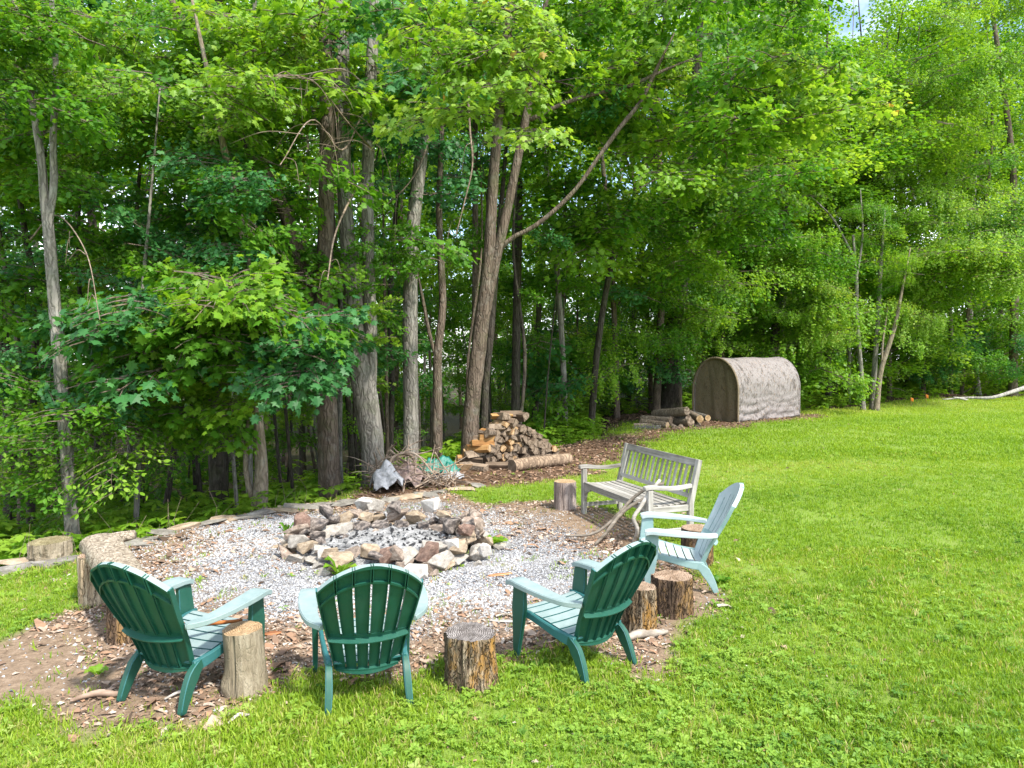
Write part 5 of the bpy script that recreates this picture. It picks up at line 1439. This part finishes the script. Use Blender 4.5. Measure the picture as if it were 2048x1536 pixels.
# the leafy stems of the wood behind: each tree a trunk and one crown
def make_crown(seed, tone, H=12.0, Rd=2.7, plates=36, per=130, size=.155, low=.1):
    rg_ = np.random.default_rng(seed)
    n = plates * per
    t = np.sort(rg_.uniform(low, 1, plates)); ph = rg_.uniform(0, 6.283, plates)
    prof = np.sin(np.pi * np.clip(t * .86 + .12, 0, 1)) ** .7
    rr_ = Rd * prof * rg_.uniform(.35, 1.0, plates)
    c = np.stack([rr_ * np.cos(ph), rr_ * np.sin(ph), t * H], -1)
    pr_ = rg_.uniform(.7, 1.35, plates) * (.6 + .5 * prof)
    i = np.repeat(np.arange(plates), per)
    a = rg_.uniform(0, 6.283, n); r = np.sqrt(rg_.uniform(0, 1, n)) * pr_[i]
    pos = c[i] + np.stack([r * np.cos(a), r * np.sin(a), -.28 * r ** 1.5 + rg_.normal(size=n) * .14], -1)
    V, F, kv = place_leaves(LEAF_FAR, pos, a + rg_.normal(size=n) * .8, .55 + rg_.normal(size=n) * .35, rg_.normal(size=n) * .45, size * rg_.uniform(.6, 1.25, n))
    base_t = np.repeat(np.clip(rg_.normal(.5, .16, plates), 0, 1), per)
    ti = np.repeat(np.clip(base_t + rg_.normal(size=n) * .15, 0, 1), kv)
    paths = []
    for k in range(0, plates, 2):
        z0 = max(.5, c[k, 2] - .9 * rr_[k] * .6)
        paths.append(np.array([(0, 0, z0), (c[k, 0] * .5, c[k, 1] * .5, (z0 + c[k, 2]) / 2 + .1), tuple(c[k])]))
    TV_, TF_ = twig_soup(paths, .035)
    return mesh_from('crown', np.concatenate([V, TV_]), np.concatenate([F, TF_ + len(V)]), [LM[tone], BK_BROWN], np.concatenate([ti, np.zeros(len(TV_))]), np.r_[np.zeros(len(F)), np.ones(len(TF_))])
CR = {'deep': [make_crown(1, 'deep'), make_crown(2, 'deep', 13, 2.4, low=.25)], 'mid': [make_crown(3, 'mid'), make_crown(4, 'mid', 14, 2.8, low=.2), make_crown(5, 'mid', 10, 2.4, low=.02)],
      'fresh': [make_crown(6, 'fresh'), make_crown(7, 'fresh', 13, 2.6, low=.15), make_crown(8, 'fresh', 10, 2.5, low=.0)]}
TRK = []
for i in range(6):
    rg_ = random.Random(i); H = 15; r0 = [.085, .10, .12, .14, .07, .09][i]
    bx_, by_ = rg_.gauss(0, .5), rg_.gauss(0, .5)
    pts = [(0, 0, -.3), (0, 0, .1), (bx_ * .3, by_ * .3, H * .3), (bx_, by_, H * .65), (bx_ * .6, by_ * .6, H)]
    V, F = tube(pts, [r0 * 1.3, r0, r0 * .8, r0 * .55, r0 * .15], 9, 26, .05, True, i)
    TRK.append(mesh_from('trunk', V, F, [[BK_GREY, BK_BROWN, BK_DARK, BK_DARK, BK_PALE, BK_BROWN][i]], smooth=True))
GB = 'trees deep in the wood'
def back_tree(x, y, tone, sc_, tk, label, low=None, zoff=0.0, crown_z=0.0, group=GB):
    b = Vector((x, y, hz(x, y)))
    t = empty('tree', b, 0, label, 'tree', group)
    o = link('trunk', TRK[tk], t, rot=(0, 0, trg.uniform(0, 6.28))); o.scale = (sc_, sc_, sc_ * 1.05)
    top = CAM_H + .485 * y + trg.uniform(-.5, 2.0) - b.z
    if 1640 < 1024 + F_PX * x / y < 1770: top = CAM_H + trg.uniform(.42, .46) * y - b.z
    lo = crown_z; span = top - lo
    k = 2 if span > 13.5 else 1
    for i in range(k):
        h_ = span / k
        o = link('crown', trg.choice(CR[tone]), t, loc=(0, 0, lo + i * h_ * .95), rot=(0, 0, trg.uniform(0, 6.28)))
        o.scale = (sc_, sc_, max(.35, h_ / 12.0 * 1.02))
    return t
TONE = {'deep': 'dark green', 'mid': 'mid green', 'fresh': 'bright green'}
MARKS = [(-60, 'the leftmost leaning tree'), (95, 'the slender forked grey tree'), (270, 'the thin crooked grey stem'), (430, 'the straight very dark trunk'), (512, 'the beige maple'), (655, 'the massive forked trunk'),
         (735, 'the grey double trunk'), (822, 'the straight grey trunk'), (880, 'the thin reddish trunk'), (965, 'the leaning forked brown tree'), (1035, 'the firewood heap'), (1180, 'the wooden bench'), (1340, 'the round log heap'),
         (1430, 'the dark end of the shelter'), (1550, 'the pale side of the shelter'), (1660, 'the bushes right of the shelter'), (1750, 'the clump of slim trunks'), (1840, 'the orange marker flags'), (1930, 'the tip of the fallen birch'), (2030, 'the butt of the fallen birch')]
SEEN = {}
def back_label(x, y, tone):
    u = 1024 + F_PX * x / y
    m = min(MARKS, key=lambda q: abs(q[0] - u))[1]
    SEEN[m] = SEEN.get(m, 0) + 1
    return f"{TONE[tone]} tree behind {m}, {ORD[SEEN[m] - 1]} one back"
pos = []
tries = 0
while len(pos) < 142 and tries < 20000:
    tries += 1
    y = 13 + 41 * trg.random() ** .85
    x = trg.uniform(-1, 1) * (y * .80 + 1.5)
    d_ = y - float(edge_y(x))
    if d_ < 1.6: continue
    if len(pos) >= 98 and x / y < .26: continue
    mind = (1.9 if x / y < .26 else 1.2) + y * .03
    if any((x - a) ** 2 + (y - b) ** 2 < mind ** 2 for a, b in pos): continue
    pos.append((x, y))
pos.sort(key=lambda q: q[1])
for i, (x, y) in enumerate(pos):
    left = x / y < -.05
    tone = trg.choice(['mid', 'mid', 'fresh', 'deep'] if left else ['fresh', 'mid', 'fresh'])
    hi_ = (1.0 + .15 * trg.random()) * (1.1 if x / y > .3 else .95)
    back_tree(x, y, tone, hi_ * 1.0, trg.randrange(6), back_label(x, y, tone), crown_z=trg.uniform(2.4, 4.6) if y < 27 and x / y < .3 else (trg.uniform(-1.2, 2.5) if x / y > .3 else trg.uniform(.2, 3.0)))
# far end of the wood, one mass of leaves
n = 15000
a = RNG.uniform(-.95, .95, n); dist = RNG.uniform(58, 74, n)
x = np.tan(a * .85) * dist; y = dist; z = -2.6 + 17 * RNG.uniform(0, 1, n) ** 1.6
cl = noise3(np.stack([x * .35, z * .5, y * .2], -1), 1.0, 9)
k = cl > -.25 - .4 * (z < 8); x, y, z = x[k], y[k], z[k]; n = len(x)
V, F, kv = place_leaves(LEAF_FAR, np.stack([x, y, z], -1), RNG.uniform(0, 6.28, n), .5 + RNG.normal(size=n) * .4, RNG.normal(size=n) * .5, RNG.uniform(.35, .75, n))
tag(link('distant_foliage', mesh_from('distant_foliage', V, F, [LM['mid']], np.repeat(RNG.uniform(.2, 1, n), kv))), 'mass of leaves closing the far end of the wood', 'foliage', kind='stuff')

# thin saplings between the trunks and low growth along the edge
SAPL = [random.Random(400 + i) for i in range(60)]
spos = []
for i, rs in enumerate(SAPL):
    for _ in range(40):
        y = rs.uniform(10.5, 30); x = rs.uniform(-.72, .30) * y
        d_ = y - float(edge_y(x))
        if 1150 < 1024 + F_PX * x / y < 1640 and y < 27: continue
        if .7 < d_ < 12 and all((x - a) ** 2 + (y - b) ** 2 > .5 for a, b in spos): break
    else: continue
    spos.append((x, y))
spos.sort(key=lambda q: q[1])
SSEEN = {}
for i, (x, y) in enumerate(spos):
    rs = random.Random(900 + i); H = rs.uniform(4.5, 9); r0 = rs.uniform(.018, .05)
    u = 1024 + F_PX * x / y; m = min(MARKS, key=lambda q: abs(q[0] - u))[1]; SSEEN[m] = SSEEN.get(m, 0) + 1
    b = Vector((x, y, hz(x, y)))
    t = empty('sapling', b, 0, f"thin sapling behind {m}, {ORD[SSEEN[m] - 1]} one back", 'sapling', 'saplings in the shade of the wood')
    lean = Vector((rs.gauss(0, .07), rs.gauss(0, .05), 1)); k1 = rs.gauss(0, .12)
    pts = [Vector((0, 0, -.1)), lean * H * .3 + Vector((k1, 0, 0)), lean * H * .65 - Vector((k1, 0, 0)), lean * H]
    V, F = tube(pts, [r0 * 1.1, r0, r0 * .75, r0 * .3], 6, 16, .05, True, i)
    link('trunk', mesh_from('trunk', V, F, [rs.choice([BK_DARK, BK_BROWN, BK_GREY, BK_DARK])], smooth=True), t)
    for _ in range(rs.randint(2, 4)):
        a = rs.uniform(.45, 1.0); q = lean * H * a
        me = sprays('mid', rs.choice(['mid', 'fresh', 'deep']))[rs.randrange(5)]
        o = link('leafy_branch', me, t, loc=q, rot=(rs.gauss(0, .2), rs.gauss(0, .2), rs.uniform(0, 6.28))); o.scale = (rs.uniform(.45, .8),) * 3
# seedlings and low leaves on the forest floor and along the banks
UP_ = [weed_proto(500 + i, 7, .11, .035, .10) for i in range(4)] + [clover_proto(510 + i, 6, .12) for i in range(2)]
def stems_proto(seed):
    rg_ = random.Random(seed); L = []
    for _ in range(5):
        cx, cy, hh = rg_.gauss(0, .07), rg_.gauss(0, .07), rg_.uniform(.12, .42); a0 = rg_.uniform(0, 6.28)
        for k in range(5):
            V, F = oval_leaf(a0 + k * 1.257, .01, rg_.uniform(.06, .11), rg_.uniform(.022, .036), hh, hh - .02)
            L.append(([(x + cx, y + cy, z) for x, y, z in V], F))
    return proto(L)
UP_ += [stems_proto(520 + i) for i in range(4)]
n = 20000
x = np.where(RNG.uniform(0, 1, n) < .6, RNG.uniform(-16, 3, n), RNG.uniform(0, 34, n)); y = edge_y(x) + RNG.gamma(1.2, 3.6, n) + .1
k = (np.abs(x) < y * .78) & (RNG.uniform(0, 1, n) < np.clip(.55 + 1.0 * wob(x, y, .7, 71), .08, 1))
k &= ~((x > 2.5) & (x < 8.5) & (y > 17.5) & (y < 25.5)) & ~((x < -3.8) & (y < 7.9))
x, y = x[k], y[k]; n = len(x)
tag(scatter('undergrowth', UP_, np.stack([x, y, h_at(x, y)], -1), [LM['fresh']], RNG.uniform(.6, 1.5, n) * (1 + .04 * (y - edge_y(x))), .25, np.clip(RNG.normal(.55, .2, n), 0, 1)), kind='stuff')
# dry stalks on the bank left of the gravel
DS = MB()
rs = random.Random(77)
for i in range(120):
    u = rs.uniform(230, 620); x = gp(u, 1040).x + rs.uniform(-.3, .3); y = float(edge_y(x)) + rs.uniform(.15, 1.3); z = hz(x, y); h_ = rs.uniform(.15, .75)
    V, F = tube([(x, y, z - .05), (x + rs.gauss(0, .05), y, z + h_ * .6), (x + rs.gauss(0, .14), y + rs.gauss(0, .1), z + h_)], [.004, .003, .0015], 3, None, 0, False)
    DS.add(V, F)
tag(DS.build('dry_stalks', [K_DEAD]), 'dry brown stalks on the bank behind the gravel', 'stalks', kind='stuff')

# dead hanging branches
def dead_spray(tree, label_, root, pts, Y, r, seed, n=16, spread=70, ln=90):
    base = tree.location; rs = random.Random(seed)
    r = r * .55
    dY = -2.0 / (len(pts) - 1) if Y < 11.6 else -.8 / (len(pts) - 1)
    q, rad = ptrunk([(a, b, r, dY * i) for i, (a, b) in enumerate(pts)], Y, None, ground=False); rad = [w * (1 - .7 * i / len(rad)) for i, w in enumerate(rad)]
    mb = MB(); V, F = tube(q, rad, 6, 22, .05, True, seed); mb.add(V - np.array(base), F)
    for i in range(n):
        k = rs.randrange(len(pts) - 1); f = rs.random()
        u = pts[k][0] * (1 - f) + pts[k + 1][0] * f; v = pts[k][1] * (1 - f) + pts[k + 1][1] * f
        du = rs.gauss(-.3, .8) * spread; dv = abs(rs.gauss(.6, .5)) * ln
        Yr = Y + dY * (k + f); Yk = Yr + rs.uniform(-.2, .2)
        w = [P(u, v, Yr), P(u + du * .6, v + dv * .25 - 10, Yk), P(u + du, v + dv * .7, Yk), P(u + du * 1.1, v + dv, Yk)]
        V, F = tube(w, [.006, .005, .003, .0012], 4, 10, 0, False); mb.add(V - np.array(base), F)
    mb.build('dead_branch', [K_DEAD], tree)
dead_spray(T5, '', 0, [(745, 300), (700, 250), (620, 160), (520, 150)], 11.0, 7, 3, 15)
dead_spray(T5, '', 0, [(725, 230), (680, 300), (630, 240), (560, 330)], 10.9, 7, 4, 15)
dead_spray(T5, '', 0, [(740, 180), (690, 140), (600, 150), (500, 155)], 11.1, 6, 5, 10)
dead_spray(T5, '', 0, [(720, 370), (700, 400), (670, 470), (655, 560)], 11.2, 9, 6, 3, 20, 60)
dead_spray(T6, '', 0, [(868, 180), (860, 260), (848, 310), (815, 370), (770, 412)], 12.4, 8, 7, 3, 25, 90)
dead_spray(T8, '', 0, [(936, 185), (940, 260), (945, 330), (930, 400), (912, 470)], 12.8, 8, 8, 3, 25, 80)
dead_spray(T1, '', 0, [(60, 480), (110, 430), (170, 500), (200, 640)], 9.5, 6, 9, 5, 40, 60)

# small plants rooted beside the pit and the brush heap
def small_plant(label, u, v, n, L, W, H, tone, seed):
    p = gp(u, v); rs = random.Random(seed)
    t = empty('weed_plant', p, 0, label, 'plant')
    for k in range(n):
        a = k * 6.283 / n + rs.uniform(-.4, .4)
        V, F = oval_leaf(a, .012, L * rs.uniform(.7, 1.15), W * rs.uniform(.8, 1.2), .005, H * rs.uniform(.6, 1.2))
        m_ = mesh_from('leaf', V, F, [LM[tone]], np.full(len(V), rs.uniform(.3, .8)))
        link('leaf', m_, t)
    return t
small_plant('broad leaved green weed growing at the near foot of the fire pit stones', 680, 1152, 6, .17, .045, .16, 'fresh', 1)
small_plant('low bushy green weed hugging the right side of the fire pit', 992, 1092, 12, .12, .04, .11, 'fresh', 2)
small_plant('round leaved weed alone on the bare soil left of the leftmost chair', 196, 1352, 7, .07, .035, .05, 'fresh', 3)
small_plant('pale green wispy weed in the gravel just left of the pit', 574, 1082, 8, .09, .018, .17, 'mid', 4)
small_plant('leafy seedling growing between the brush heap and the firewood', 884, 925, 11, .26, .08, .34, 'mid', 5)
small_plant('dark low weed beside the foot of the pale bleached chair', 1440, 1170, 9, .09, .04, .05, 'mid', 6)
